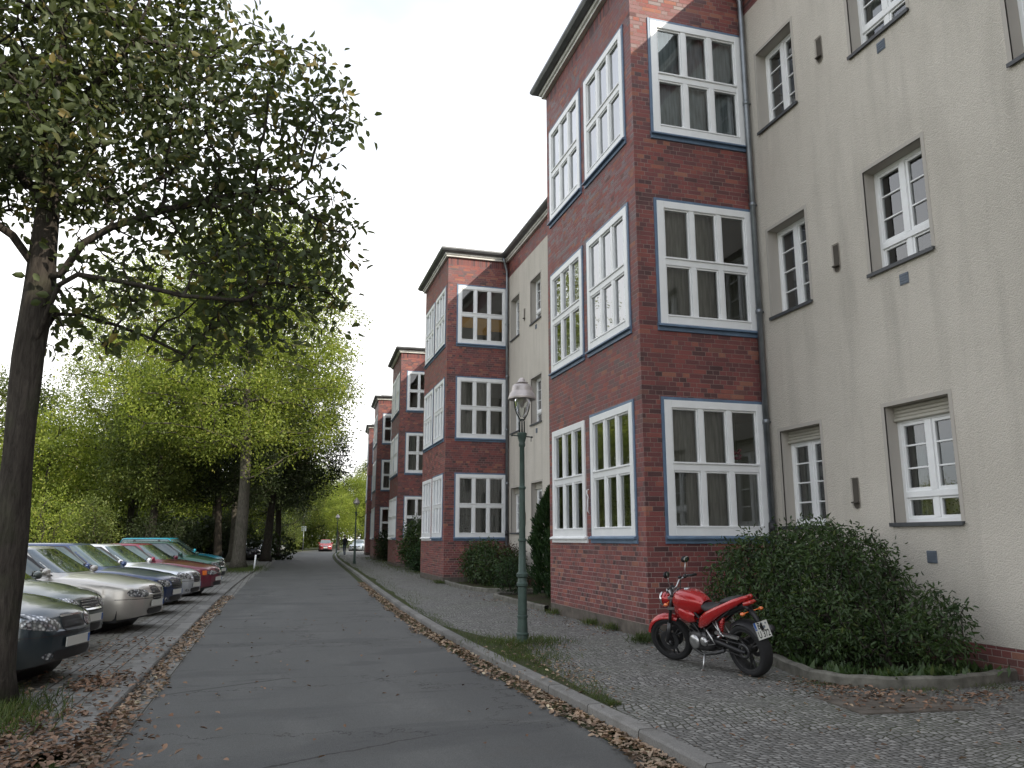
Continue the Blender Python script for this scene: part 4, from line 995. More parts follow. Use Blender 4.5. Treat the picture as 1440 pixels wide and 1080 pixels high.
#@@PART4
# ------------------------------------------------------------------ gas lamps
M['lampgreen'] = plain('lamp_post_paint', (.045, .075, .062), .5, .1, .3, 7, .5, .15)
M['lamphood'] = plain('lamp_hood_enamel', (.50, .45, .43), .35, .35, .15, 8)
M['lampiron'] = plain('lamp_iron', (.035, .045, .042), .5, .4, .2, 8)
M['lampglass'] = glass('lamp_glass', (.86, .88, .86), 2.5)
def make_lamp(loc, label):
    t = thing('street_lamp', label, 'street lamp', loc, .35, 'old gas lamps along the kerb')
    mb = MB()
    P = [(.0, 0), (.105, 0), (.105, .03), (.088, .045), (.082, .12), (.095, .125), (.095, .145), (.078, .16), (.070, .36), (.080, .365), (.080, .39), (.068, .40), (.066, .80), (.084, .815), (.086, .85), (.070, .87),
         (.066, .93), (.086, .945), (.088, .985), (.072, 1.0), (.058, 1.02), (.052, 1.45), (.064, 1.46), (.064, 1.49), (.049, 1.50), (.044, 2.22), (.056, 2.235), (.056, 2.26), (.041, 2.275), (.037, 2.86),
         (.050, 2.88), (.050, 2.91), (.044, 2.93), (.058, 2.98), (.074, 3.05), (.076, 3.075), (.06, 3.085), (.0, 3.09)]
    mb.lathe(P, 20); mb.v = [tuple(Vector(p)) for p in mb.v]
    mb.build('post', M['lampgreen'], t, angle=35)
    cb = MB(); cb.tube([(-.19, 0, 3.03), (.19, 0, 3.03)], .009, 8); cb.ell((.19, 0, 3.03), (.016, .016, .016), 8, 6); cb.ell((-.19, 0, 3.03), (.016, .016, .016), 8, 6)
    cb.tube([(.175, 0, 3.03), (.175, 0, 2.96)], .005, 6); cb.build('ladder_bar', M['lampiron'], t, True)
    fk = MB()
    for s in (-1, 1):
        fk.tube([(s * .028, 0, 3.28), (s * .06, 0, 3.315), (s * .105, 0, 3.38), (s * .135, 0, 3.46), (s * .145, 0, 3.55), (s * .146, 0, 3.61)], .0095, 8)
        fk.tube([(0, s * .05, 3.07), (0, s * .05, 3.26), (0, s * .02, 3.285)], .007, 6)
        fk.tube([(s * .05, 0, 3.07), (s * .05, 0, 3.26), (s * .02, 0, 3.285)], .007, 6)
    fk.tube([(0, 0, 3.07), (0, 0, 3.3)], [.014, .010], 8); fk.lathe([(.0, 3.27), (.04, 3.275), (.042, 3.29), (0, 3.30)], 12)
    fk.build('fork', M['lampiron'], t, True)
    h = MB(); h.lathe([(.205, 3.595), (.214, 3.60), (.216, 3.625), (.205, 3.64), (.190, 3.69), (.168, 3.715), (.162, 3.73), (.158, 3.775), (.145, 3.81), (.12, 3.83), (.07, 3.835), (.065, 3.85), (.092, 3.852), (.094, 3.862), (.062, 3.88), (.045, 3.92), (.02, 3.94), (0, 3.942)], 28)
    h.lathe([(.205, 3.596), (.12, 3.615), (0, 3.64)], 20); ho = h.build('hood', M['lamphood'], t, angle=40)
    gl = MB(); gl.lathe([(.125, 3.60), (.118, 3.53), (.092, 3.45), (.055, 3.37), (.02, 3.32)], 20); gl.build('glass_bowl', M['lampglass'], t, True)
    mt = MB(); 
    for k in range(4):
        a = k * PI / 2 + .4; mt.tube([(.035 * math.cos(a), .035 * math.sin(a), 3.60), (.03 * math.cos(a), .03 * math.sin(a), 3.50)], [.010, .006], 6)
    mt.lathe([(.07, 3.60), (.06, 3.56), (.02, 3.48), (.0, 3.47)], 12); mt.build('burner', M['lamphood'], t, True)
    return t
lamp = make_lamp((3.52, 11.41, .1), 'nearest gas lamp on a green post, in the weedy patch by the kerb')
def copy_tree(o, parent=None):
    c = o.copy(); COL.objects.link(c); c.parent = parent
    for ch in list(o.children): copy_tree(ch, c)
    return c
l2 = copy_tree(lamp); l2.location = (4.62, 49.4, .1); l2['label'] = 'second gas lamp, dark against the end of the street near the far bays'
l3 = copy_tree(lamp); l3.location = (6.0, 84, .1); l3['label'] = 'most distant gas lamp, faint before the golden trees'
sp = thing('sign_post', 'thin grey post on the left verge before the distant round bush', 'post', (3.3, 104, 0))
q = MB(); q.tube([(0, 0, 0), (0, 0, 3.1)], .05, 8); q.build('pole', M['zinc'], sp, True)
q = MB(); q.box(-.3, .3, -.07, -.05, 2.5, 3.1); q.build('sign_panel', M['ventplate'], sp)
rf = thing('marker_post', 'short white marker post leaning in the grass at the pale thick trunk', 'marker post', (-.95, 41.5, .05))
q = MB(); q.tube([(0, 0, 0), (.05, 0, .75)], [.045, .04], 8); q.build('pole', M['white'], rf, True)
# ------------------------------------------------------------------ planted beds with low concrete kerbs
M['concrete'] = plain('weathered_concrete', (.15, .145, .125), .9, 0, .4, 7, .2, .5, 0, 40)
def catmull(pts, n=6):
    out = []
    for i in range(len(pts) - 1):
        p0, p1, p2, p3 = (Vector(pts[max(0, i - 1)]), Vector(pts[i]), Vector(pts[i + 1]), Vector(pts[min(len(pts) - 1, i + 2)]))
        for k in range(n):
            t = k / n; out.append(.5 * ((2 * p1) + (p2 - p0) * t + (2 * p0 - 5 * p1 + 4 * p2 - p3) * t * t + (3 * p1 - p0 - 3 * p2 + p3) * t ** 3))
    out.append(Vector(pts[-1])); return out
def bed(path, closing, label, z=.1, h=.12, w=.11):
    P = catmull([(*p, 0) for p in path]); mb = MB(); n = len(P); N_ = []
    for i in range(n):
        d = (P[min(i + 1, n - 1)] - P[max(i - 1, 0)]).normalized(); N_.append(Vector((-d.y, d.x, 0)))
    prof = [(w / 2, -.03), (w / 2, h - .02), (w / 2 - .02, h), (-w / 2 + .02, h), (-w / 2, h - .02), (-w / 2, -.03)]
    for i in range(n - 1):
        for k in range(5):
            q = []
            for ii, kk in ((i, k), (i + 1, k), (i + 1, k + 1), (i, k + 1)):
                o, zz = prof[kk]; zz += .006 * math.sin(ii * 1.3); p = P[ii] + N_[ii] * o; q.append((p.x, p.y, z + zz))
            mb.quad(*q)
    t = thing('planter_kerb', label, 'bed edging', (0, 0, 0)); mb.build('edging', M['concrete'], t, angle=50)
    so = MB(); ring = [(p.x, p.y, z + .05) for p in P] + [(*c, z + .05) for c in closing]; so.add(ring, [tuple(range(len(ring)))])
    s = so.build('soil', M['soil']); tag(s, kind='structure')
bed([(5.95, 11.2), (6.0, 10.2), (5.98, 9.2), (5.75, 8.2), (5.62, 7.55), (5.85, 7.12), (6.5, 6.88), (7.2, 6.93), (7.85, 7.12), (8.6, 7.4)], [(8.6, 8), (7.9, 8), (7.9, 11.2)], 'curved low concrete edging of the planted bed behind the motorcycle')
bed([(5.55, 26.7), (5.5, 25.2), (5.55, 23.4), (5.8, 22.2), (6.4, 21.75), (7.7, 21.7)], [(7.78, 21.8), (7.78, 26.8)], 'low concrete edging of the bed in front of the second house')
bed([(7.7, 20.9), (6.4, 20.6), (5.6, 20.3), (5.42, 19.6), (5.45, 18), (5.5, 16.1)], [(7.78, 16.1), (7.78, 20.8)], 'low mossy edging of the bed holding the two conifers')
mh = MB(); mh.box(-.55, .55, -.4, .4, 0, .012); mh.box(-.42, .42, -.28, .28, .012, .016); mh.box(-.12, .02, -.03, .03, .016, .020)
mo = mh.build('access_cover', M['plinth']); mo.location = (5.55, 6.42, .099); mo.rotation_euler = (0, 0, -.12); tag(mo, 'flat concrete access cover set in the mosaic pavement before the planted bed', 'access cover')
fl = thing('hanging_flower', 'small red blossom hanging inside the nearest ground-floor bay window', 'window ornament', (7.30, 11.50, 2.98))
q = MB(); q.tube([(0, 0, .75), (0, 0, .1)], .003, 6); q.tube([(0, 0, .1), (.02, 0, -.12)], .006, 6); q.build('stem', M['leaf_shrub'], fl)
q = MB()
for k in range(9): q.ell((.05 * math.cos(k * 2.4), .03 * math.sin(k * 2.4), .06 - .018 * k + .02 * math.sin(k * 5)), (.035, .03, .028), 8, 6)
q.build('blossom', plain('flower_red', (.30, .03, .05), .6, 0, .4, 30), fl, True)
wb = thing('wall_bracket', 'thin pale curved bracket on the brick between the two ground-floor side windows', 'bracket', (5.50, 13.64, 2.05))
q = MB(); q.tube([(0, 0, 0), (-.03, 0, .04), (-.03, 0, .22), (-.01, .02, .30), (-.03, .03, .36), (-.03, .02, .42), (0, 0, .44)], .011, 8); q.build('bracket_arm', M['white'], wb, True)
#@@PART5
# ------------------------------------------------------------------ cars
def paint(name, c, metal=.5, rough=.32):
    N = Nodes(name); p = N.obj()
    fl = N.noise(p, 900, 1); dirt = N.noise(p, 3, 5, .65); z = N.sep(p)[2]
    col = N.mix(N.ramp(fl, [(.4, .0), (.7, .25)]), c, tuple(min(1, x * 1.6 + .02) for x in c))
    low = N.ramp(N.math('ADD', z, N.math('MULTIPLY', dirt, .35)), [(.25, .55), (.75, .0)])
    col = N.mix(low, col, (.10, .09, .075)); col = N.mix(N.ramp(dirt, [(.5, .0), (.8, .12)]), col, (.2, .19, .17))
    N.pbr(col, N.math('ADD', N.math('MULTIPLY', dirt, .2), rough - .1), metal, None, .5, .9, .06); return N.mat
def carglass():
    N = Nodes('car_glass'); p = N.obj(); n = N.noise(p, 1.2, 3)
    N.pbr(N.ramp(n, [(.35, (.012, .020, .020)), (.65, (.06, .10, .10))]), .04, 0, None, 1.0, 1.0, .02); return N.mat
M['carglass'] = carglass()
M['tyre'] = plain('tyre_rubber', (.012, .012, .013), .85, 0, .3, 8)
M['rim'] = plain('alloy_rim', (.42, .43, .44), .35, .8, .15, 8)
M['trim'] = plain('black_trim', (.02, .02, .021), .55, 0, .2, 6)
M['chrome'] = plain('chrome', (.6, .6, .6), .15, 1.0, .1, 6)
M['plate'] = plain('number_plate', (.60, .60, .56), .5, 0, .05, 3)
M['plateblue'] = plain('plate_blue_band', (.02, .09, .32), .5, 0, .05, 3)
M['orange'] = plain('indicator_orange', (.75, .16, .02), .25, 0, .1, 20, .8, 0, .8)
M['redlens'] = plain('red_lens', (.45, .02, .015), .25, 0, .1, 20, .8, 0, .8)
def lens():
    N = Nodes('headlamp_lens'); p = N.obj(); v = N.voro(p, 24); f = N.ramp(v, [(.1, (.85, .86, .88)), (.35, (.42, .43, .45)), (.6, (.08, .09, .10))])
    N.pbr(f, .12, .55, N.bump(v, .5, .01), .9, 1.0, .02); return N.mat
M['lens'] = lens()
def interp(tab, x):
    """smooth cubic through (x, v) table"""
    n = len(tab)
    if x <= tab[0][0]: return tab[0][1]
    if x >= tab[-1][0]: return tab[-1][1]
    for i in range(n - 1):
        if x <= tab[i + 1][0]:
            x0, y0 = tab[i]; x1, y1 = tab[i + 1]; h = x1 - x0; t = (x - x0) / h
            def sl(j):
                if j <= 0 or j >= n - 1: return 0 if n < 3 else ((tab[1][1] - tab[0][1]) / (tab[1][0] - tab[0][0]) if j <= 0 else (tab[-1][1] - tab[-2][1]) / (tab[-1][0] - tab[-2][0]))
                a = (tab[j][1] - tab[j - 1][1]) / (tab[j][0] - tab[j - 1][0]); b = (tab[j + 1][1] - tab[j][1]) / (tab[j + 1][0] - tab[j][0])
                return 0 if a * b <= 0 else 2 * a * b / (a + b)
            m0, m1 = sl(i), sl(i + 1)
            return (2 * t ** 3 - 3 * t * t + 1) * y0 + (t ** 3 - 2 * t * t + t) * h * m0 + (-2 * t ** 3 + 3 * t * t) * y1 + (t ** 3 - t * t) * h * m1
def wheel_meshes(r, wd, style):
    ty = MB(); T = lambda x, y, z: (x, z, y)
    ty.lathe([(r * .66, wd * .5), (r * .72, wd * .56), (r * .92, wd * .54), (r * .985, wd * .42), (r, wd * .25), (r, -wd * .25), (r * .985, -wd * .42), (r * .9, -wd * .54), (r * .66, -wd * .5)], 32, T=T)
    tm = ty.mesh('tyre', M['tyre'], True)
    rm = MB(); R = r * .67
    rm.lathe([(R, -wd * .52), (R, wd * .52), (R * .95, wd * .5), (R * .92, wd * .40), (R * .90, wd * .0)], 32, T=T)
    rm.lathe([(0, -wd * .5), (R * .2, -wd * .5), (R * .22, -wd * .44)], 16, T=T)
    n = style; 
    for k in range(n):
        a = 2 * PI * k / n; hw = .20 if n > 6 else .30
        pts = []
        for rr, w_, dd in ((R * .12, .35 * hw * R, -wd * .47), (R * .55, .42 * hw * R, -wd * .42), (R * .93, .62 * hw * R, -wd * .46)):
            for s in (-1, 1):
                x, y = rr, s * w_; pts.append((x * math.cos(a) - y * math.sin(a), dd, x * math.sin(a) + y * math.cos(a)))
        back = [(p[0], p[1] + .03, p[2]) for p in pts]
        rm.add(pts + back, [(0, 1, 3, 2), (2, 3, 5, 4), (0, 2, 8, 6), (2, 4, 10, 8), (1, 7, 9, 3), (3, 9, 11, 5)])
    rr_ = rm.mesh('rim', M['rim'], False); shade_angle(rr_, 35)
    hb = MB(); hb.lathe([(R * .9, wd * .0), (R * .5, -wd * .05), (0, -wd * .1)], 24, T=T); hbm = hb.mesh('wheel_backing', M['trim'], True)
    return tm, rr_, hbm
def make_car(name, label, loc, rz, S, pm, rims=7, cat='car', group='cars parked along the left side', detail=True):
    """car space: x forward, nose at x=0, z up. S: dict of dimensions"""
    L, Wd, H = S['L'], S['W'], S['H']; top = S['top']; hw = Wd / 2
    wf, wr = -S['fo'], -S['fo'] - S['wb']; r = S.get('r', .31); ra = r + .05
    t = thing(name, label, cat, loc, rz, group)
    plan = S.get('plan', [(-L, hw * .70), (-L + .05, hw * .80), (-L + .16, hw * .90), (-L + .45, hw * .965), (-L * .6, hw), (-L * .35, hw), (-.62, hw * .955), (-.34, hw * .88), (-.17, hw * .78), (-.07, hw * .66), (0, hw * .50)])
    xs = sorted({*[-L + v for v in (0, .04, .09, .16, .26, .4)], *[-v for v in (0, .03, .07, .12, .18, .26, .36, .48)], *[-.48 - (L - .88) * k / 26 for k in range(27)],
                 *[c + ra * math.cos(a) for c in (wf, wr) for a in [PI * k / 14 for k in range(15)]]})
    xs = [x for i, x in enumerate(xs) if i == 0 or x - xs[i - 1] > .008]
    def bottom(x):
        z = .20
        if x > -.5: z = .20 + .06 * (1 + x / .5) ** 2
        if x < -L + .5: z = .22 + .12 * (1 - (x + L) / .5) ** 2
        for c in (wf, wr):
            d = abs(x - c)
            if d < ra: z = max(z, r + math.sqrt(max(0, ra * ra - d * d)) - .02)
        return z
    mb = MB(); rows = []
    noseR = S.get('nose', .0)
    for x in xs:
        zt = interp(top, x); w = interp(plan, x); zb = bottom(x); cr = .055 if x > S['cowl'] - .2 else .03
        zs = zt - (.05 if -L + .3 < x < -.3 else .035)
        pts = []
        for f, wf_ in ((0, .965), (.06, .985), (.22, .995), (.42, 1.0), (.60, .998), (.74, .985), (.86, .972), (.955, .955)):
            pts.append((w * wf_, zb + (zs - zb) * f))
        # crease line: flat shoulder
        pts += [(w * .93, zs + .002), (w * .885, zs + .022), (w * .80, zs + .034), (w * .6, zs + .034 + cr * .45), (w * .35, zs + .034 + cr * .85), (0, zs + .034 + cr)]
        rows.append([(x, y, z) for y, z in pts] + [(x, -y, z) for y, z in pts[-2::-1]])
    m = len(rows[0])
    # rows run from right.. make grid
    vs = [p for row in rows for p in row]; fs = []
    for i in range(len(rows) - 1):
        for k in range(m - 1): fs.append((i * m + k, i * m + k + 1, (i + 1) * m + k + 1, (i + 1) * m + k))
    mb.add(vs, fs)
    for ri, sx in ((0, -1), (len(rows) - 1, 1)):        # rounded end caps
        row = rows[ri]; h = (m - 1) // 2; b = len(mb.v); lay = [row]
        for f, dx in ((.66, .035), (.33, .055), (0.0, .062)):
            lay.append([(p[0] + sx * dx * math.sin(min(1, (k if k <= h else m - 1 - k) / 5) * PI / 2 * .9 + .15) * (1 if (k if k <= h else m - 1 - k) < h - 3 else .5), p[1] * f, p[2]) for k, p in enumerate(row)])
        for lr in lay: mb.v += lr
        for q in range(len(lay) - 1):
            for k in range(m - 1):
                if k == h - 1 and False: continue
                mb.f.append([b + q * m + k, b + q * m + k + 1, b + (q + 1) * m + k + 1, b + (q + 1) * m + k]); mb.m.append(0); mb.uv.append(None)
    # cabin
    A, Bf, Br, C = S['cowl'], S['rooff'], S['roofr'], S['rear']; zb0, zr = S['belt'] - .06, H
    yb, yr = hw * .90, hw * S.get('tumble', .70)
    nr = 10; ring = []
    def ringpts(tt, inset=0.0, z=None):
        e = tt ** .92; xf = A + (Bf - A) * (1 - (1 - tt) ** 1.18 if False else e); xr = C + (Br - C) * e
        y = yb + (yr - yb) * tt ** 1.35; z = zb0 + (zr - .05 - zb0) * tt if z is None else z
        xf -= inset * 1.0; xr += inset * 1.4; y -= inset
        pts = []; n = 44; cx = (xf + xr) / 2; hx = (xf - xr) / 2
        for k in range(n):
            a = 2 * PI * k / n; c, s = math.cos(a), math.sin(a); ex = .30
            px = math.copysign(abs(c) ** ex, c); py = math.copysign(abs(s) ** ex, s)
            bow = .10 * (1 - py * py) * (1 if c > 0 else .6)
            pts.append((cx + hx * px + (bow if c > 0 else -bow) * (abs(px) ** 4) - (.03 * (1 if c > 0 else -1)), y * py, z))
        return pts
    for k in range(nr + 1): ring.append(ringpts(k / nr))
    for ins, dz in ((.03, .022), (.07, .036), (.16, .046), (.34, .052), (.52, .054)):
        ring.append(ringpts(1.0, ins, zr - .05 + dz * .95))
    b = len(mb.v); n = 44
    for rg_ in ring: mb.v += rg_
    for q in range(len(ring) - 1):
        for k in range(n): mb.f.append([b + q * n + k, b + q * n + (k + 1) % n, b + (q + 1) * n + (k + 1) % n, b + (q + 1) * n + k]); mb.m.append(0); mb.uv.append(None)
    mb.f.append([b + (len(ring) - 1) * n + k for k in range(n)]); mb.m.append(0); mb.uv.append(None)
    bvh = BVHTree.FromPolygons([Vector(v) for v in mb.v], mb.f)
    body = mb.build('body', [pm], t); shade_angle(body.data, 38)
    un = MB(); un.box(-L + .25, -.3, -hw * .86, hw * .86, .17, .36)
    for c in (wf, wr): un.lathe([(ra + .005, -hw * .93), (ra + .005, hw * .93)], 20, T=lambda x, y, z, c=c: (c + x, z, r + y - .02)); 
    for c in (wf, wr): un.box(c - ra, c + ra, -hw * .60, hw * .60, .2, r + ra - .05)
    un.build('underbody', M['trim'], body)
    def patch(pname, mat, uvs, org, dirf, nx=10, ny=6, off=.004, rnd=.12, smooth=True, parent=None):
        """uvs: 4 corners in 2D, org/dirf map (a,b) -> ray"""
        V = []; F = []; ok = {}
        for j in range(ny + 1):
            for i in range(nx + 1):
                u, v = 2 * i / nx - 1, 2 * j / ny - 1
                u2 = u * math.sqrt(1 - rnd * v * v); v2 = v * math.sqrt(1 - rnd * u * u); u_, v_ = (u2 + 1) / 2, (v2 + 1) / 2
                a = [(uvs[0][q] * (1 - u_) + uvs[1][q] * u_) * (1 - v_) + (uvs[3][q] * (1 - u_) + uvs[2][q] * u_) * v_ for q in (0, 1)]
                O, D = org(*a), dirf(*a); hit = bvh.ray_cast(Vector(O), Vector(D).normalized())
                if hit[0] is None: V.append((0, 0, 0)); ok[len(V) - 1] = False; continue
                nn = hit[1]; nn = nn if nn.dot(Vector(D)) < 0 else -nn
                V.append(tuple(hit[0] + nn * off)); ok[len(V) - 1] = True
        for j in range(ny):
            for i in range(nx):
                f = (j * (nx + 1) + i, j * (nx + 1) + i + 1, (j + 1) * (nx + 1) + i + 1, (j + 1) * (nx + 1) + i)
                if all(ok[k] for k in f): F.append(f)
        q = MB(); q.add(V, F); o = q.build(pname, mat, parent or t, smooth)
        bm = bmesh.new(); bm.from_mesh(o.data); bmesh.ops.delete(bm, geom=[v for v in bm.verts if not v.link_faces], context='VERTS'); bm.to_mesh(o.data); bm.free(); return o
    side = lambda s: ((lambda a, z: (a, s * 2, z)), (lambda a, z: (0, -s, 0)))
    front = ((lambda y, z: (1.0, y, z)), (lambda y, z: (-1, 0, 0))); rear = ((lambda y, z: (-L - 1, y, z)), (lambda y, z: (1, 0, 0)))
    zT = zr - .085; zB = S['belt'] + .015
    def xf_at(z): tt = max(0, min(1, (z - zb0) / (zr - .05 - zb0))); return A + (Bf - A) * tt ** .92
    def xr_at(z): tt = max(0, min(1, (z - zb0) / (zr - .05 - zb0))); return C + (Br - C) * tt ** .92
    zWB, zWT = S['belt'] + .04, zr - .055
    patch('windscreen', M['carglass'], [(-yb * .90, zWB), (yb * .90, zWB), (yr * .86, zWT), (-yr * .86, zWT)], *front, 14, 8, .004, .10)
    patch('rear_window', M['carglass'], [(-yb * .82, zWB + .03), (yb * .82, zWB + .03), (yr * .80, zWT), (-yr * .80, zWT)], *rear, 10, 6, .004, .15)
    xa = xf_at(zB) - .16; xa2 = xf_at(zT) - .14; xc = xr_at(zB) + .16; xc2 = xr_at(zT) + .14; xb = S['bpil']
    zA = zB + .0
    for s in (-1, 1):
        patch('window_seal', M['trim'], [(xc - .03, zB - .025), (xa + .10, zB - .025), (xa2 + .035, zT + .022), (xc2 - .03, zT + .022)], *side(s), 30, 8, .003, .05)
        wins = [((xb + .03, zB), (xa, zB), (xa2, zT), (xb + .03, zT))]
        if S.get('doors', 4) == 4:
            xq = S.get('cpil', xc + .12); wins += [((xq, zB), (xb - .04, zB), (xb - .04, zT), (max(xq, xc2 + .02), zT))]
            if S.get('wagon'): wins += [((xc + .03, zB), (xq - .07, zB), (xq - .07, zT), (xc2 + .02, zT))]
        else: wins += [((xc + .02, zB), (xb - .05, zB), (xb - .05, zT), (xc2 + .02, zT))]
        for w4 in wins: patch('side_window', M['carglass'], w4, *side(s), 12, 6, .006, .10)
        if not detail: continue
        # door seams and handles, rubbing strip
        zlo, zhi = .30, zB - .04
        seams = [xa + .02, xb, S.get('rseam', wr + ra + .02)] if S.get('doors', 4) == 4 else [xa + .02, xb]
        for xx in seams:
            lo = max(zlo, bottom(xx) + .02); patch('door_seam', M['trim'], [(xx - .004, lo), (xx + .004, lo), (xx + .004, zhi), (xx - .004, zhi)], *side(s), 1, 10, .002, 0, parent=body)
        xl, xh = seams[-1], seams[0]; patch('door_seam', M['trim'], [(xl, zlo), (xh, zlo), (xh, zlo + .008), (xl, zlo + .008)], *side(s), 12, 1, .002, 0, parent=body)
        if S.get('strip'): patch('rubbing_strip', M['trim'], [(xl - .1, .50), (xh + .1, .50), (xh + .1, .545), (xl - .1, .545)], *side(s), 16, 2, .012, .05)
        for xx in [seams[1] + .10] + ([seams[2] + .12] if len(seams) > 2 else []):
            hit = bvh.ray_cast(Vector((xx, s * 2, zB - .13)), Vector((0, -s, 0)))
            if hit[0]: q = MB(); q.ell(hit[0] + Vector((0, s * .012, 0)), (.085, .018, .016), 10, 6); q.build('door_handle', pm, t, True)
        # mirror
        hit = bvh.ray_cast(Vector((xa + .02, s * 2, zB - .02)), Vector((0, -s, 0))); yy = hit[0].y if hit[0] else s * hw
        q = MB(); q.ell((xa + .02, yy + s * .12, zB + .055), (.055, .10, .062), 14, 10); q.tube([(xa + .02, yy - s * .01, zB + .0), (xa + .02, yy + s * .09, zB + .03)], .022, 8)
        mo_ = q.build('mirror', [S.get('mirmat', pm)], t, True)
        q = MB(); q.box(xa - .042, xa - .036, yy + s * .13 - .075, yy + s * .13 + .075, zB + .015, zB + .115); q.build('mirror_glass', M['chrome'], mo_)
    # nose: lamps, grille, plate on radial rays
    xc0 = -.75
    rad = ((lambda a, z: (xc0, 0, z)), (lambda a, z: (math.cos(a), math.sin(a), 0)))
    ext = ((lambda a, z: (xc0 + 3 * math.cos(a), 3 * math.sin(a), z)), (lambda a, z: (-math.cos(a), -math.sin(a), 0)))
    dg = math.radians; nz = S['nosez']
    h0, h1, hz0, hz1 = S.get('lamp', (24, 50, nz - .17, nz - .035))
    tl = S.get('lamptilt', .02)
    for s in (-1, 1):
        patch('headlight', M['lens'], [(s * dg(h0), hz0), (s * dg(h1), hz0 + tl), (s * dg(h1), hz1 + tl), (s * dg(h0), hz1 - .01)], *ext, 10, 5, .006, .35)
        if S.get('indic'): patch('indicator', M['orange'], [(s * dg(h1 + 1), hz0), (s * dg(h1 + 9), hz0 + tl), (s * dg(h1 + 9), hz1 + tl), (s * dg(h1 + 1), hz1 + tl)], *ext, 4, 4, .008, .1)
        if S.get('fog', True): patch('fog_light', M['lens'], [(s * dg(27), .295), (s * dg(36), .295), (s * dg(36), .36), (s * dg(27), .36)], *ext, 5, 4, .007, .6)
    g0 = h0 - 3; gz0, gz1 = S.get('grille', (nz - .20, nz - .04)); gw = S.get('gw', g0)
    gr = patch('grille', M['trim'], [(-dg(gw), gz0), (dg(gw), gz0), (dg(gw), gz1), (-dg(gw), gz1)], *ext, 14, 4, .005, .2)
    for k in range(4):
        z = gz0 + (gz1 - gz0) * (k + .7) / 4.4; patch('grille_bar', M['chrome'] if S.get('chromebars', True) else M['trim'], [(-dg(gw * .92), z), (dg(gw * .92), z), (dg(gw * .92), z + .009), (-dg(gw * .92), z + .009)], *ext, 14, 1, .013, 0, parent=gr)
    if S.get('frame', True): patch('grille_bar', M['chrome'], [(-dg(gw), gz1), (dg(gw), gz1), (dg(gw), gz1 + .018), (-dg(gw), gz1 + .018)], *ext, 14, 1, .012, 0, parent=gr)
    patch('lower_grille', M['trim'], [(-dg(S.get('lw', 21)), .27), (dg(S.get('lw', 21)), .27), (dg(S.get('lw', 21) + 2), .375), (-dg(S.get('lw', 21) + 2), .375)], *ext, 14, 3, .005, .2)
    zl = hz0 - .025
    patch('bumper_seam', M['trim'], [(-dg(62), zl), (dg(62), zl), (dg(62), zl + .009), (-dg(62), zl + .009)], *ext, 40, 1, .002, 0, parent=body)
    hit = bvh.ray_cast(Vector((1, 0, .45)), Vector((-1, 0, 0))); px = hit[0].x if hit[0] else 0
    q = MB(); q.box(px + .004, px + .016, -.25, .25, .40, .50); pl_ = q.build('number_plate', M['plate'], t); q = MB(); q.box(px + .016, px + .0175,   .208, .246, .404, .496); q.build('plate_band', M['plateblue'], pl_)
    for s in (-1, 1):
        patch('tail_light', M['redlens'], [(s * hw * .90, S['tailz'] - .20), (s * hw * .55, S['tailz'] - .20), (s * hw * .55, S['tailz'] - .05), (s * hw * .90, S['tailz'] - .05)], *rear, 6, 4, .006, .2)
    tm, rm, hb_ = cached(('wh', r, rims), lambda: wheel_meshes(r, .20, rims))
    for c in (wf, wr):
        for s in (-1, 1):
            w = inst('wheel', hb_, t, (c, s * (hw - .115), r), (0, 0, 0 if s < 0 else PI)); inst('tyre', tm, w); inst('rim', rm, w)
    return t
def sedan(L=4.48, W=1.73, H=1.42, **k):
    d = dict(L=L, W=W, H=H, fo=.88, wb=2.62, r=.31, cowl=-1.18, rooff=-2.02, roofr=-3.05, rear=-3.92, belt=.93, bpil=-2.42, rseam=-3.12, cpil=-3.35, nosez=.72, tailz=.92,
             top=[(-L, .80), (-L + .06, .90), (-L + .3, .945), (-3.9, .955), (-2.5, .935), (-1.3, .92), (-1.0, .905), (-.5, .835), (-.2, .765), (-.08, .715), (0, .62)])
    d.update(k); return d
def wagon(L=4.6, **k):
    d = sedan(L=L, H=1.46, roofr=-L + .55, rear=-L + .22, wagon=True, cpil=-3.40, top=[(-L, .80), (-L + .06, .93), (-L + .3, .96), (-3.9, .955), (-2.5, .935), (-1.3, .92), (-1.0, .905), (-.5, .835), (-.2, .765), (-.08, .715), (0, .62)])
    d.update(k); return d
def hatch(L=3.95, **k):
    d = sedan(L=L, W=1.68, H=1.44, fo=.78, wb=2.45, cowl=-.92, rooff=-1.75, roofr=-L + .55, rear=-L + .18, bpil=-2.15, rseam=-2.78, cpil=-3.0, nosez=.74,
              top=[(-L, .82), (-L + .06, .93), (-L + .3, .96), (-3.0, .95), (-1.9, .93), (-1.1, .93), (-.75, .90), (-.4, .82), (-.15, .74), (-.06, .68), (0, .58)])
    d.update(k); return d
CP = {'dark': paint('paint_petrol_dark', (.014, .030, .042), .4), 'sage': paint('paint_grey_green', (.11, .13, .12), .6), 'champ': paint('paint_champagne', (.55, .525, .485), .65), 'navy': paint('paint_navy', (.02, .04, .11), .4),
      'silver': paint('paint_silver', (.66, .69, .74), .6), 'wine': paint('paint_wine_red', (.15, .006, .030), .25), 'char': paint('paint_charcoal', (.04, .045, .042), .5), 'green': paint('paint_bottle_green', (.012, .085, .06), .35),
      'teal': paint('paint_teal', (.010, .22, .31), .25), 'black': paint('paint_black_blue', (.010, .012, .022), .4), 'white': paint('paint_pale_silver', (.55, .60, .66), .5), 'red': paint('paint_red', (.28, .008, .014), .1)}
RZ = -math.radians(14)
def tipcar(tip, *a): return a
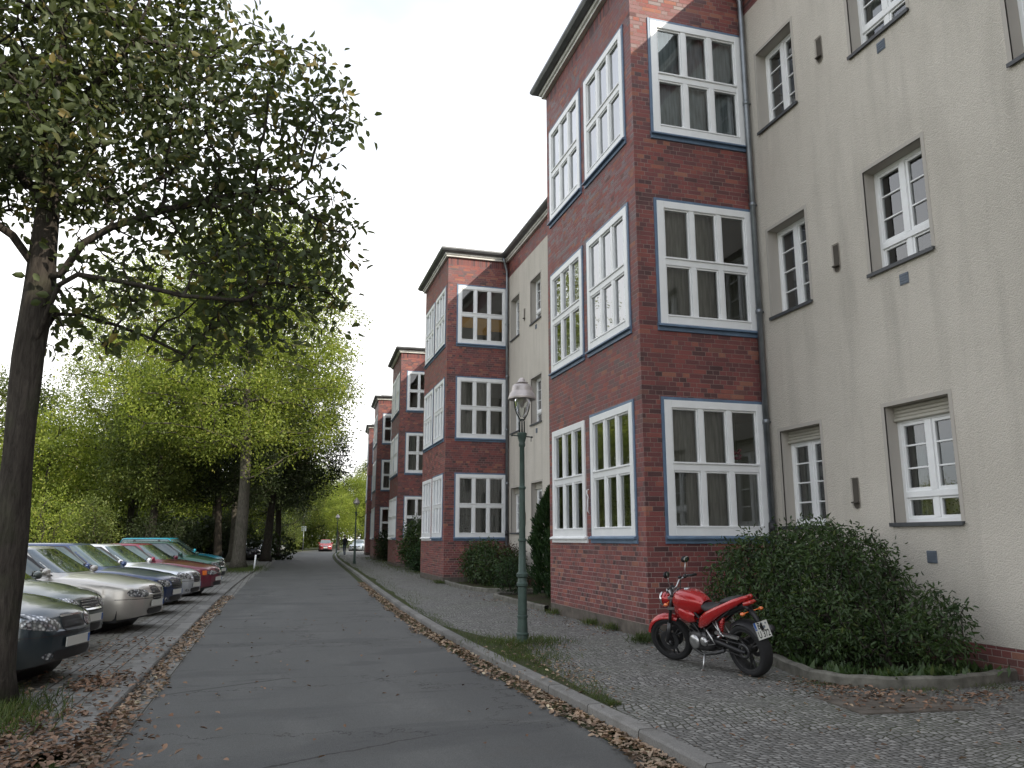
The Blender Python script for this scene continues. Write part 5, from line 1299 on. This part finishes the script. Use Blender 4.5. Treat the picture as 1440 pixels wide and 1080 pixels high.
cars = [
 ('hatchback', 'dark petrol hatchback half hidden by the nearest trunk, closest to the viewer', (-2.12, 10.15, .05), hatch(lamp=(20, 60, .55, .70), lamptilt=.10, lw=26, fog=True, chromebars=False), 'dark', 5),
 ('hatchback', 'grey-green hatchback squeezed between the dark hatchback and the champagne sedan', (-2.48, 12.8, .05), hatch(lamp=(22, 52, .57, .72), lamptilt=.05), 'sage', 5),
 ('sedan', 'champagne metallic sedan, third car from the near end, plate at the paving edge', (-2.0, 15.5, .05), sedan(lamp=(20, 50, .56, .69), gw=13, grille=(.50, .72), fog=False, strip=True), 'champ', 7),
 ('station_wagon', 'dark navy blue wagon between the champagne sedan and the silver sedan', (-2.0, 18.5, .05), wagon(lamp=(21, 46, .56, .70)), 'navy', 7),
 ('sedan', 'bright silver sedan between the navy wagon and the wine red sedan', (-1.86, 21.3, .05), sedan(lamp=(20, 50, .56, .71), lamptilt=.06, gw=14, grille=(.50, .70)), 'silver', 5),
 ('sedan', 'wine red sedan with orange corner indicator, right of the silver sedan', (-1.55, 24.2, .05), sedan(lamp=(10, 40, .56, .68), lamptilt=0, indic=True, gw=7, grille=(.54, .70), fog=False), 'wine', 7),
 ('coupe', 'charcoal coupe behind the wine red sedan, rounded low roof', (-2.25, 27.2, .05), sedan(L=4.3, H=1.36, doors=2, bpil=-2.6), 'char', 7),
 ('hatchback', 'bottle green hatchback with white wheel showing, just beyond the charcoal coupe', (-1.8, 30.8, .05), hatch(doors=2, bpil=-2.4), 'green', 9),
 ('station_wagon', 'teal blue wagon with long glazed roofline, last car before the pale trunk', (-2.15, 36.2, .05), wagon(H=1.58, belt=.98, r=.33), 'teal', 7),
 ('sedan', 'dark car in deep shade immediately right of the pale thick trunk', (-1.2, 62, .03), sedan(), 'black', 7),
 ('station_wagon', 'second dark car in the shade under the trees, before the white car', (-.9, 68, .03), wagon(), 'navy', 7),
 ('hatchback', 'pale silver-white car far away where the road bends', (-.3, 84, .03), hatch(H=1.5), 'white', 5),
 ('sedan', 'small silver car farthest down the parking side', (1.2, 100, .03), sedan(), 'silver', 5),
]
for i, (nm, lab, loc, S, pc, rims) in enumerate(cars): make_car(nm, lab, loc, RZ if i < 9 else RZ * 1.2 - .12, S, CP[pc], rims, detail=i < 9)
make_car('hatchback', 'distant bright red car facing the viewer at the end of the road', (5.9, 101, .02), -PI / 2 - .05, hatch(), CP['red'], 5, group=None, detail=True)
make_car('sedan', 'distant grey-blue car parked right of the red car, behind the far lamp', (9.2, 99, .02), -PI / 2 - .35, sedan(), CP['white'], 5, group=None, detail=False)
#@@PART6
# ------------------------------------------------------------------ motorcycle
def gloss(name, c, metal=.2, rough=.25):
    N = Nodes(name); p = N.obj(); d = N.noise(p, 7, 4, .6)
    N.pbr(N.mix(N.ramp(d, [(.5, .0), (.85, .12)]), c, (.3, .25, .22)), N.math('ADD', N.math('MULTIPLY', d, .15), rough - .07), metal, None, .5, .8, .08); return N.mat
M['mred'] = gloss('motorcycle_red', (.42, .010, .012)); M['frame'] = plain('frame_black', (.02, .02, .022), .45, .3, .25, 12)
M['engine'] = plain('engine_alloy', (.06, .06, .062), .45, .7, .35, 14, .5, .2); M['alloy'] = plain('polished_alloy', (.50, .50, .50), .3, .9, .2, 18)
M['seatv'] = plain('seat_vinyl', (.022, .022, .023), .6, 0, .2, 14, .5, .3, 0, 160); M['forkm'] = plain('fork_grey', (.07, .07, .074), .4, .7, .2, 10)
M['ink'] = plain('plate_ink', (.012, .012, .012), .5, 0, .05, 3)
bike = tag(bpy.data.objects.new('motorcycle', None), 'red naked motorcycle on its side stand beside the nearest brick bay', 'motorcycle'); COL.objects.link(bike)
bike.scale = (.94, .94, .94); bike.location = (5.19, 8.06, .10); bike.rotation_euler = (math.radians(-11), 0, math.radians(101.5))
def loft(mb, secs, n=16, m=0, ex=.8, cap=True):
    """secs: (x, yc, zc, half width, half height, [exponent]) stacked along x"""
    b = len(mb.v)
    for s in secs:
        x, yc, zc, hw, hh = s[:5]; e = s[5] if len(s) > 5 else ex; tilt = s[6] if len(s) > 6 else 0
        for k in range(n):
            a = 2 * PI * k / n; c, q = math.cos(a), math.sin(a)
            mb.v.append((x + tilt * math.copysign(abs(q) ** e, q) * hh, yc + hw * math.copysign(abs(c) ** e, c), zc + hh * math.copysign(abs(q) ** e, q)))
    for i in range(len(secs) - 1):
        for k in range(n):
            k2 = (k + 1) % n; mb.f.append([b + i * n + k, b + i * n + k2, b + (i + 1) * n + k2, b + (i + 1) * n + k]); mb.m.append(m); mb.uv.append(None)
    if cap:
        mb.f.append([b + k for k in range(n)]); mb.m.append(m); mb.uv.append(None)
        e_ = b + (len(secs) - 1) * n; mb.f.append([e_ + k for k in range(n)]); mb.m.append(m); mb.uv.append(None)
    return mb
def bwheel(cx, cz, r, w, name_par, front, X=None):
    """X: optional point transform"""
    T = lambda x, y, z: (cx + x, z, cz + y)
    if X: T0 = T; T = lambda x, y, z: X(T0(x, y, z))
    ty = MB(); ty.lathe([(r * .74, w * .36), (r * .80, w * .48), (r * .90, w * .5), (r * .96, w * .38), (r * .99, w * .2), (r, 0), (r * .99, -w * .2), (r * .96, -w * .38), (r * .90, -w * .5), (r * .80, -w * .48), (r * .74, -w * .36)], 40, T=T)
    wh = ty.build('wheel', M['tyre'], bike, True)
    rm = MB(); R = r * .76; rm.lathe([(R, w * .42), (R, -w * .42), (R * .93, -w * .40), (R * .90, 0), (R * .93, w * .40), (R, w * .42)], 36, T=T)
    rm.lathe([(.0, w * .5), (.045, w * .5), (.05, -w * .5), (0, -w * .5)], 16, T=T)
    for k in range(3):
        for dd in (-.16, .16):
            a = 2 * PI * k / 3 + .5; a2 = a + dd; p0 = T(.04 * math.cos(a), .04 * math.sin(a), 0); p1 = T(R * .92 * math.cos(a2), R * .92 * math.sin(a2), 0); rm.tube([p0, p1], [.018, .012], 8)
    rm.build('rim', M['engine'], wh, angle=40)
    for s in ((-1, 1) if front else (-1,)):
        d = MB(); y = s * (w * .5 + .012); rr = .13 if front else .11
        d.lathe([(rr * .55, y), (rr, y), (rr, y + .005 * s), (rr * .55, y + .005 * s), (rr * .55, y)], 28, T=T); d.build('brake_disc', M['forkm'], wh, angle=40)
    return wh
bwheel(0, .31, .31, .165, bike, False)
# steering assembly turned to the left about the head axis
HA = Vector((1.07, 0, .88)); HAx = Vector((-.42, 0, 1)).normalized(); ST = Matrix.Rotation(math.radians(24), 3, HAx)
def SX(p): return tuple(HA + ST @ (Vector(p) - HA))
bwheel(1.40, .305, .30, .12, bike, True, SX)
fx0, fz0 = 1.375, .31
def S(pts): return [SX(p) for p in pts]
f = MB()
for s in (-1, 1):
    f.tube(S([(1.41, s * .105, .30), (1.30, s * .105, .56)]), [.031, .029], 12); f.tube(S([(1.30, s * .105, .56), (1.155, s * .105, .93)]), .0215, 12)
    f.tube(S([(1.40, s * .105, .33), (1.375, s * .085, .24)]), .03, 8)
f.build('fork', M['forkm'], bike, True)
tc_ = MB()
for z, x in ((.90, 1.165), (.76, 1.215)): tc_.add([SX(p) for p in [(x - .07, -.135, z - .015), (x + .04, -.135, z - .015), (x + .04, .135, z - .015), (x - .07, .135, z - .015), (x - .07, -.135, z + .015), (x + .04, -.135, z + .015), (x + .04, .135, z + .015), (x - .07, .135, z + .015)]], [(0, 3, 2, 1), (4, 5, 6, 7), (0, 1, 5, 4), (1, 2, 6, 5), (2, 3, 7, 6), (3, 0, 4, 7)])
tc_.build('fork_clamp', M['alloy'], bike)
hb = MB(); hb.tube(S([(1.0, .36, 1.02), (1.06, .27, 1.05), (1.12, .14, 1.04), (1.15, .07, .975), (1.15, -.07, .975), (1.12, -.14, 1.04), (1.06, -.27, 1.05), (1.0, -.36, 1.02)]), .011, 10)
hbo = hb.build('handlebar', M['alloy'], bike, True)
gr = MB()
for s in (-1, 1):
    gr.tube(S([(1.045, s * .245, 1.05), (.985, s * .375, 1.015)]), .0175, 10); gr.tube(S([(1.12, s * .20, 1.04), (1.11, s * .33, 1.01)]), .005, 6)
    gr.ell(SX((1.07, s * .22, 1.055)), (.03, .025, .028), 10, 6)
gr.build('grip', M['seatv'], hbo, True)
rv = MB(); rv.ell(SX((1.11, -.155, 1.07)), (.025, .03, .02), 8, 6); rv.tube(S([(1.11, -.15, 1.03), (1.13, -.10, .9), (1.2, -.07, .72)]), .006, 6); rv.tube(S([(1.11, .15, 1.03), (1.2, .12, .85), (1.33, .09, .5)]), .005, 6); rv.build('brake_line', M['frame'], bike, True)
for s in (-1, 1):
    m_ = MB(); m_.tube(S([(1.06, s * .23, 1.06), (1.05, s * .25, 1.15), (1.03, s * .27, 1.23)]), .007, 8)
    mo_ = m_.build('mirror', M['alloy'], bike, True)
    h_ = MB(); Mt = Matrix.Rotation(s * .25, 3, 'Z'); h_.ell(SX((1.03, s * .285, 1.265)), (.018, .065, .045), 14, 8, M=Mt); h_.build('mirror_housing', M['frame'], mo_, True)
    g_ = MB(); c_ = Vector(SX((1.008, s * .285, 1.265))); g_.ell(c_, (.003, .055, .037), 14, 6, M=ST @ Mt); g_.build('mirror_glass', M['chrome'], mo_, True)
hl = MB(); loft(hl, [(1.20, 0, .845, .045, .045, 1), (1.23, 0, .845, .075, .075, 1), (1.28, 0, .845, .092, .092, 1), (1.335, 0, .845, .096, .096, 1)], 20, cap=True)
hl.v = [SX(p) for p in hl.v]; ho_ = hl.build('headlight', M['mred'], bike, True)
hr = MB(); loft(hr, [(1.33, 0, .845, .099, .099, 1), (1.35, 0, .845, .103, .103, 1), (1.362, 0, .845, .094, .094, 1)], 20, cap=False); hr.v = [SX(p) for p in hr.v]; hr.build('headlight_ring', M['chrome'], ho_, True)
hn = MB(); loft(hn, [(1.352, 0, .845, .094, .094, 1), (1.372, 0, .845, .06, .06, 1), (1.378, 0, .845, .01, .01, 1)], 20); hn.v = [SX(p) for p in hn.v]; hn.build('headlight_lens', M['lens'], ho_, True)
for s in (-1, 1):
    ck = MB(); T = lambda x, y, z, s=s: SX((1.235 + z - .25 * y, s * .05 + x, .985 + y))
    ck.lathe([(0, -.03), (.035, -.03), (.042, .0), (.042, .012), (.036, .016)], 16, T=lambda x, y, z, s=s: SX((1.20 - .5 * z - .4 * y * 0 + y * .85, s * .05 + x, .975 + z * .85 + y * .45))); co_ = ck.build('gauge', M['alloy'], bike, True)
    gf = MB(); gf.lathe([(0.0, .0155), (.036, .0155)], 16, T=lambda x, y, z, s=s: SX((1.20 - .5 * z + y * .85, s * .05 + x, .975 + z * .85 + y * .45))); gf.build('gauge_face', M['frame'], co_, True)
    i_ = MB(); i_.tube(S([(1.22, s * .09, .84), (1.22, s * .17, .84)]), .009, 6); i_.ell(SX((1.22, s * .20, .84)), (.035, .032, .022), 10, 6); i_.build('indicator', [M['orange'] if s else 0], bike, True)
fe = MB(); b = 0; sec = []
for k in range(13):
    a = math.radians(20 + k * 8.6); r = .325; hw = .068 * (1 - abs(k - 6) ** 3 / 700) ; c, q = math.cos(a), math.sin(a)
    sec.append([SX((1.40 + (r + dr) * c, y, .305 + (r + dr) * q)) for y, dr in ((-hw, -.035), (-hw * .85, .0), (-hw * .4, .016), (0, .02), (hw * .4, .016), (hw * .85, 0), (hw, -.035))])
vs = [p for r_ in sec for p in r_]; fe.add(vs, [(i * 7 + k, i * 7 + k + 1, i * 7 + k + 8, i * 7 + k + 7) for i in range(12) for k in range(6)]); fe.build('front_fender', M['mred'], bike, True)
tk = MB(); loft(tk, [(.60, 0, .80, .085, .045, .9), (.64, 0, .805, .105, .08, .8), (.70, 0, .80, .125, .115, .75), (.78, 0, .80, .155, .145, .7), (.88, 0, .80, .180, .165, .68), (.98, 0, .805, .186, .168, .68), (1.06, 0, .81, .172, .150, .7), (1.12, 0, .82, .135, .115, .8), (1.155, 0, .83, .07, .07, .9)], 24)
tk.v = [(x, y * (1 - .18 * max(0, (.80 - z) / .15)), z) for x, y, z in tk.v]
tko = tk.build('tank', M['mred'], bike, True); cp = MB(); cp.lathe([(0, .012), (.036, .012), (.04, 0)], 18, T=lambda x, y, z: (.94 + x, y, .972 + z)); cp.build('tank_cap', M['alloy'], tko, True)
lo = MB()
for s in (-1, 1):   # red lower tank flank sweeping down to the knee
    loft(lo, [(.74, s * .10, .64, .035, .05, .8), (.82, s * .125, .66, .045, .085, .8), (.94, s * .14, .69, .045, .09, .8), (1.06, s * .13, .72, .04, .07, .8)], 12)
lo.build('tank_flank', M['mred'], bike, True)
se = MB(); loft(se, [(.64, 0, .80, .075, .035), (.60, 0, .775, .11, .045), (.50, 0, .76, .135, .042), (.40, 0, .775, .14, .042), (.30, 0, .81, .125, .045), (.24, 0, .85, .10, .03)], 18)
se.build('seat', M['seatv'], bike, True); se = MB(); loft(se, [(.26, 0, .86, .10, .035), (.16, 0, .88, .115, .04), (.04, 0, .905, .10, .035), (-.03, 0, .915, .07, .02)], 16); se.build('pillion_seat', M['seatv'], bike, True)
tl = MB()
for s in (-1, 1): loft(tl, [(.70, s * .10, .55, .02, .03), (.62, s * .125, .60, .04, .075), (.50, s * .14, .66, .045, .085), (.36, s * .135, .73, .04, .07), (.20, s * .12, .80, .035, .055), (.02, s * .10, .87, .035, .05), (-.12, s * .06, .925, .035, .032), (-.17, s * .03, .94, .02, .015)], 14)
loft(tl, [(.1, 0, .86, .08, .035), (-.05, 0, .90, .075, .04), (-.16, 0, .935, .05, .02)], 12); tl.build('tail_fairing', M['mred'], bike, True)
rl = MB(); loft(rl, [(-.10, 0, .86, .07, .03), (-.19, 0, .88, .06, .025), (-.205, 0, .88, .05, .018)], 12); rl.build('tail_light', M['redlens'], bike, True)
fr = MB()
for s in (-1, 1):
    y = s * .11
    for a, b_ in (((1.08, y * .35, .90), (.62, y * 1.15, .62)), ((1.10, y * .35, .78), (.70, y * 1.2, .48)), ((1.08, y * .4, .88), (.90, y * 1.2, .60)), ((.90, y * 1.2, .60), (.80, y * 1.15, .73)), ((.90, y * 1.2, .6), (1.02, y * .6, .68)), ((.62, y * 1.15, .62), (-.02, y * .8, .84)), ((.58, y * 1.15, .50), (.12, y * .8, .78)), ((.62, y * 1.15, .62), (.55, y * 1.15, .38)), ((.70, y * 1.2, .48), (.55, y * 1.15, .36))):
        fr.tube([a, b_], .0145, 8)
fr.build('frame', M['frame'], bike, True)
en = MB()
loft(en, [(.50, 0, .36, .10, .09, .5), (.56, 0, .36, .145, .125, .5), (.70, 0, .355, .15, .13, .5), (.86, 0, .35, .14, .12, .5), (.93, 0, .36, .10, .09, .5)], 20)
T1 = Matrix.Rotation(math.radians(-28), 3, 'Y')
for k in range(9):      # finned cylinder
    c = Vector((.83, 0, .43)) + T1 @ Vector((.0, 0, .022 * k * 1.15)) * -1 * -1; w_ = .115 if k % 2 == 0 else .09
    cs = [Vector(c) + T1 @ Vector((dx * w_ * .9, dy * w_, dz)) for dx in (-1, 1) for dy in (-1, 1) for dz in (-.007, .007)]
    en.add([tuple(p) for p in cs], [(0, 2, 3, 1), (4, 5, 7, 6), (0, 1, 5, 4), (2, 6, 7, 3), (0, 4, 6, 2), (1, 3, 7, 5)])
eo = en.build('engine', M['engine'], bike); shade_angle(eo.data, 40)
TL = lambda cx, cz, y0, s: (lambda x, y, z: (cx + x, s * (y0 + z), cz + y))
for s in (-1, 1):
    for cx, cz, R_ in ((.80, .35, 1.0), (.62, .37, .66)):
        ec = MB(); ec.lathe([(.09 * R_, 0), (.088 * R_, .02), (.07 * R_, .035), (.03 * R_, .04), (0, .041)], 22, T=TL(cx, cz, .135, s)); ec.build('engine_cover', M['alloy'], eo, angle=50)
sw = MB()
for s in (-1, 1):
    sw.tube([(.52, s * .11, .40), (.30, s * .125, .37), (0, s * .125, .31), (-.05, s * .125, .31)], [.035, .03, .024, .02], 8)
sw.build('swing_arm', M['frame'], bike, True)
ch = MB(); ch.tube([(.0, .10, .385), (.55, .10, .43)], .008, 6); ch.tube([(.0, .10, .235), (.55, .10, .33)], .008, 6); ch.lathe([(.09, -.004), (.09, .004), (.05, .004), (.05, -.004)], 24, T=lambda x, y, z: (x, .10 + z, .31 + y)); ch.build('chain', M['engine'], bike, True)
cg = MB(); cg.add([(.05, .115, .44), (.42, .125, .475), (.42, .125, .505), (.05, .115, .47), (.05, .085, .445), (.42, .09, .48), (.42, .09, .51), (.05, .085, .475)], [(0, 1, 2, 3), (3, 2, 6, 7), (4, 7, 6, 5), (0, 4, 5, 1), (0, 3, 7, 4), (1, 5, 6, 2)]); cg.build('chain_guard', M['alloy'], bike)
hg = MB(); secs = []
for k in range(9):
    a = math.radians(55 + k * 11); r = .335; secs.append([((r + dr) * math.cos(a), y, .31 + (r + dr) * math.sin(a)) for y, dr in ((-.085, -.03), (-.06, .01), (0, .02), (.06, .01), (.085, -.03))])
hg.add([p for q_ in secs for p in q_], [(i * 5 + k, i * 5 + k + 1, i * 5 + k + 6, i * 5 + k + 5) for i in range(8) for k in range(4)]); hg.build('rear_fender', M['frame'], bike, True)
un = MB(); loft(un, [(.35, 0, .72, .09, .06), (.1, 0, .79, .085, .06), (-.08, 0, .84, .06, .04), (-.14, 0, .80, .05, .03)], 12); un.tube([(-.10, .0, .82), (-.20, 0, .70), (-.27, 0, .56)], [.035, .03, .025], 8); un.build('plate_bracket', M['frame'], bike, True)
sh = MB(); sh.tube([(.42, .06, .42), (.30, .06, .68)], .03, 10); 
for k in range(7): sh.lathe([(.036, -.006), (.042, 0), (.036, .006)], 12, T=lambda x, y, z, k=k: (.40 - .014 * k + x, .06 + y, .46 + .03 * k + z))
sh.build('shock_absorber', M['mred'], bike, True)
for s in (-1, 1):
    ex = MB(); ex.tube([(.90, s * .03, .50), (.98, s * .05, .40), (.93, s * .08, .24), (.70, s * .13, .20), (.40, s * .17, .26), (.25, s * .175, .31)], .021, 10); eo2 = ex.build('exhaust_pipe', M['engine'], bike, True)
    ex = MB(); ex.tube([(.28, s * .175, .30), (.22, s * .18, .33), (-.20, s * .185, .52), (-.24, s * .185, .54)], [.025, .052, .055, .04], 14); ex.build('silencer', M['forkm'], eo2, True) if s < 0 else None
    fp = MB(); fp.tube([(.50, s * .13, .40), (.50, s * .24, .395)], .013, 8); fp.tube([(.54, s * .14, .52), (.42, s * .15, .36), (.56, s * .14, .33)], .012, 6); fp.build('foot_peg', M['alloy'], bike, True)
    pg = MB(); pg.tube([(.36, s * .125, .64), (.30, s * .14, .50), (.24, s * .15, .47)], .012, 8); pg.tube([(.42, s * .125, .62), (.28, s * .14, .48)], .010, 8); pg.tube([(.27, s * .14, .485), (.26, s * .23, .48)], .011, 8); pg.build('pillion_peg', M['alloy'], bike, True)
    ii = MB(); ii.tube([(-.14, s * .04, .77), (-.15, s * .12, .77)], .008, 6); ii.ell((-.155, s * .15, .77), (.03, .032, .022), 10, 6); ii.build('indicator', M['orange'], bike, True)
ss = MB(); ss.tube([(.66, .13, .24), (.60, .26, .065)], [.014, .012], 8); ss.ell((.595, .27, .058), (.035, .025, .008), 10, 4); ss.build('side_stand', M['alloy'], bike, True)
# number plate
pb = empty('plate_holder', (-.275, 0, .565), 0, bike); pb.rotation_euler = (math.radians(90 - 14), 0, -PI / 2)
def plate_obj():
    mb = MB(); mb.box(-.11, .11, -.10, .10, -.003, .0); return mb
pm_ = plate_obj().mesh('number_plate', M['plate'])
bpy.data.objects.remove(pb)
PMAT = Matrix.Translation((-.275, 0, .565)) @ Matrix.Rotation(-PI / 2, 4, 'Z') @ Matrix.Rotation(math.radians(90 - 14), 4, 'X')
po = inst('number_plate', pm_, bike); po.matrix_local = PMAT
bd_ = MB(); bd_.box(-.108, -.078, .01, .098, 0, .0012); bo_ = bd_.build('plate_band', M['plateblue'], po)
bd_ = MB()
for (x0, x1, y0, y1) in ((-.11, .11, .096, .10), (-.11, .11, -.10, -.096), (-.11, -.106, -.096, .096), (.106, .11, -.096, .096)): bd_.box(x0, x1, y0, y1, 0, .001)
bd_.build('plate_border', M['ink'], po)
def lettering(txt, size, x, y, z, parent, mat, name='lettering', bold=.0):
    cu = bpy.data.curves.new('txt', 'FONT'); cu.body = txt; cu.size = size; cu.align_x = 'CENTER'; cu.align_y = 'CENTER'; cu.offset = bold
    o = bpy.data.objects.new('txt', cu); COL.objects.link(o); dg_ = bpy.context.evaluated_depsgraph_get(); me = bpy.data.meshes.new_from_object(o.evaluated_get(dg_)); bpy.data.objects.remove(o)
    me.materials.clear(); me.materials.append(mat); q = inst(name, me, parent, (x, y, z)); return q
for tx, sz, lx, ly, sx in (('B', .098, -.042, .050, .80), ('U 372', .098, .0, -.047, .74)):
    lt = lettering(tx, sz, lx, ly, .0016, po, M['ink'], bold=.0016); lt.scale = (sx, 1.1, 1)
lettering('D', .024, -.093, .028, .0022, po, M['plate'], bold=.0005)
sl_ = MB()
for (x, y, r) in ((.012, .070, .013), (.036, .030, .017), (.070, .066, .011)):
    sl_.lathe([(0, .0015), (r, .0015)], 16, T=lambda a, b_, c, x=x, y=y: (x + a, y + b_, c))
sl_.build('plate_seal', M['ventplate'], po)
lettering('1/4', .02, .085, .078, .0016, po, M['ink']) if False else None
# ------------------------------------------------------------------ distant walker
M['cloth_dark'] = plain('dark_jacket', (.018, .02, .026), .85, 0, .2, 8); M['jeans'] = plain('blue_trousers', (.03, .045, .09), .85, 0, .2, 8); M['skin'] = plain('skin', (.42, .26, .19), .55, 0, .1, 9); M['hair'] = plain('dark_hair', (.03, .02, .015), .7, 0, .2, 12)
wk = thing('person', 'distant person in dark jacket and blue trousers walking on the pavement', 'person', (5.95, 73.4, .1), math.radians(8))
def skinned(name, verts, edges, rad, mats, parent, fmat=None, lev=1):
    me = bpy.data.meshes.new(name); me.from_pydata(verts, edges, []); o = bpy.data.objects.new(name, me); COL.objects.link(o)
    sk = o.modifiers.new('s', 'SKIN'); 
    for i, r in enumerate(rad):
        me.skin_vertices[0].data[i].radius = (r, r) if not hasattr(r, '__len__') else r
    me.skin_vertices[0].data[0].use_root = True
    sb = o.modifiers.new('b', 'SUBSURF'); sb.levels = lev; sb.render_levels = lev
    bpy.context.view_layer.update(); dg_ = bpy.context.evaluated_depsgraph_get(); m2 = bpy.data.meshes.new_from_object(o.evaluated_get(dg_)); bpy.data.objects.remove(o)
    m2.materials.clear()
    for m in mats: m2.materials.append(m)
    if fmat:
        for p in m2.polygons: p.material_index = fmat(p.center)
    for p in m2.polygons: p.use_smooth = True
    return inst(name, m2, parent)
V_ = [(0, 0, .95), (0, 0, 1.15), (0, .01, 1.38), (0, .01, 1.50), (0, .03, 1.60), (0, .03, 1.70),
      (.09, 0, .88), (.10, .20, .50), (.10, .12, .09), (.10, .26, .05), (-.09, 0, .88), (-.10, -.10, .50), (-.10, -.38, .14), (-.10, -.30, .04),
      (.17, 0, 1.40), (.22, -.10, 1.14), (.22, -.02, .90), (.22, .02, .82), (-.17, 0, 1.40), (-.22, .10, 1.14), (-.22, .20, .93), (-.22, .24, .86)]
E_ = [(0, 1), (1, 2), (2, 3), (3, 4), (4, 5), (0, 6), (6, 7), (7, 8), (8, 9), (0, 10), (10, 11), (11, 12), (12, 13), (2, 14), (14, 15), (15, 16), (16, 17), (2, 18), (18, 19), (19, 20), (20, 21)]
Rd = [(.15, .11), (.14, .10), (.15, .11), .055, .085, .08, .085, .062, .042, .035, .085, .062, .042, .035, .055, .045, .035, .03, .055, .045, .035, .03]
V_ = [(x, y, z) for x, y, z in V_]
skinned('body', V_, E_, Rd, [M['cloth_dark'], M['jeans'], M['skin']], wk, lambda c: 2 if (c.z > 1.52 or (c.z < .88 and abs(c.x) > .18)) else (1 if c.z < .93 else 0))
q = MB(); q.ell((0, .015, 1.70), (.085, .095, .10), 12, 8); q.build('hair', M['hair'], wk, True)
# ------------------------------------------------------------------ light, sky, camera
SUN = Vector((1.0, -1.55, 1.04)).normalized()
sl = bpy.data.lights.new('sun', 'SUN'); sl.energy = 5.0; sl.angle = math.radians(.53); sl.color = (1, .90, .76)
so = bpy.data.objects.new('sun', sl); so.rotation_euler = SUN.to_track_quat('Z', 'Y').to_euler(); so.location = (20, -20, 30); COL.objects.link(so)
W = bpy.data.worlds.new('World'); scene.world = W; W.use_nodes = True
nt = W.node_tree; nt.nodes.clear()
out = nt.nodes.new('ShaderNodeOutputWorld'); bg = nt.nodes.new('ShaderNodeBackground'); sky = nt.nodes.new('ShaderNodeTexSky')
sky.sky_type = 'NISHITA'; sky.sun_disc = False
sky.sun_elevation = math.asin(SUN.z); sky.sun_rotation = math.atan2(SUN.x, SUN.y)
sky.air_density = 1.2; sky.dust_density = 2.5; sky.altitude = 50
tc = nt.nodes.new('ShaderNodeTexCoord'); no = nt.nodes.new('ShaderNodeTexNoise'); mp = nt.nodes.new('ShaderNodeMapping')
mp.inputs['Scale'].default_value = (1, 1, 2.2); no.inputs['Scale'].default_value = 1.6; no.inputs['Detail'].default_value = 5
rp = nt.nodes.new('ShaderNodeValToRGB'); rp.color_ramp.elements[0].position = .30; rp.color_ramp.elements[0].color = (.35,) * 3 + (1,)
rp.color_ramp.elements[1].position = .52; rp.color_ramp.elements[1].color = (.97,) * 3 + (1,)
mx = nt.nodes.new('ShaderNodeMix'); mx.data_type = 'RGBA'
SKYS = .12; CL = 1.88
mx.inputs[7].default_value = (CL / SKYS * 1.01, CL / SKYS, CL / SKYS * .985, 1)
L = nt.links.new
L(tc.outputs['Generated'], mp.inputs[0]); L(mp.outputs[0], no.inputs['Vector']); L(no.outputs[0], rp.inputs[0]); sp = nt.nodes.new('ShaderNodeSeparateXYZ'); r2 = nt.nodes.new('ShaderNodeValToRGB'); mm = nt.nodes.new('ShaderNodeMath'); mm.operation = 'MULTIPLY'
r2.color_ramp.elements[0].position = .30; r2.color_ramp.elements[0].color = (1, 1, 1, 1); r2.color_ramp.elements[1].position = .62; r2.color_ramp.elements[1].color = (.58, .58, .58, 1)
L(tc.outputs['Generated'], sp.inputs[0]); L(sp.outputs[2], r2.inputs[0]); L(rp.outputs[0], mm.inputs[0]); L(r2.outputs[0], mm.inputs[1]); L(mm.outputs[0], mx.inputs[0])
bl = nt.nodes.new('ShaderNodeMix'); bl.data_type = 'RGBA'; bl.blend_type = 'MULTIPLY'; bl.inputs[0].default_value = 1; bl.inputs[7].default_value = (1.2, 1.6, 2.0, 1)
L(sky.outputs[0], bl.inputs[6]); L(bl.outputs[2], mx.inputs[6]); L(mx.outputs[2], bg.inputs[0]); bg.inputs[1].default_value = SKYS; L(bg.outputs[0], out.inputs[0])
cd = bpy.data.cameras.new('camera'); co = bpy.data.objects.new('camera', cd); COL.objects.link(co); scene.camera = co
cd.sensor_width = 36; cd.lens = 1106 / 1440 * 36; cd.clip_start = .05; cd.clip_end = 2000
co.location = (0, 0, 1.6)
co.rotation_euler = (math.radians(90 + 11.1006), 0, -math.radians(16.413))
scene.view_settings.view_transform = 'Standard'; scene.view_settings.look = 'None'; scene.view_settings.exposure = 0
scene.cycles.max_bounces = 8; scene.cycles.transparent_max_bounces = 16
scene.cycles.sample_clamp_indirect = 6.0
scene.cycles.caustics_reflective = False; scene.cycles.caustics_refractive = False
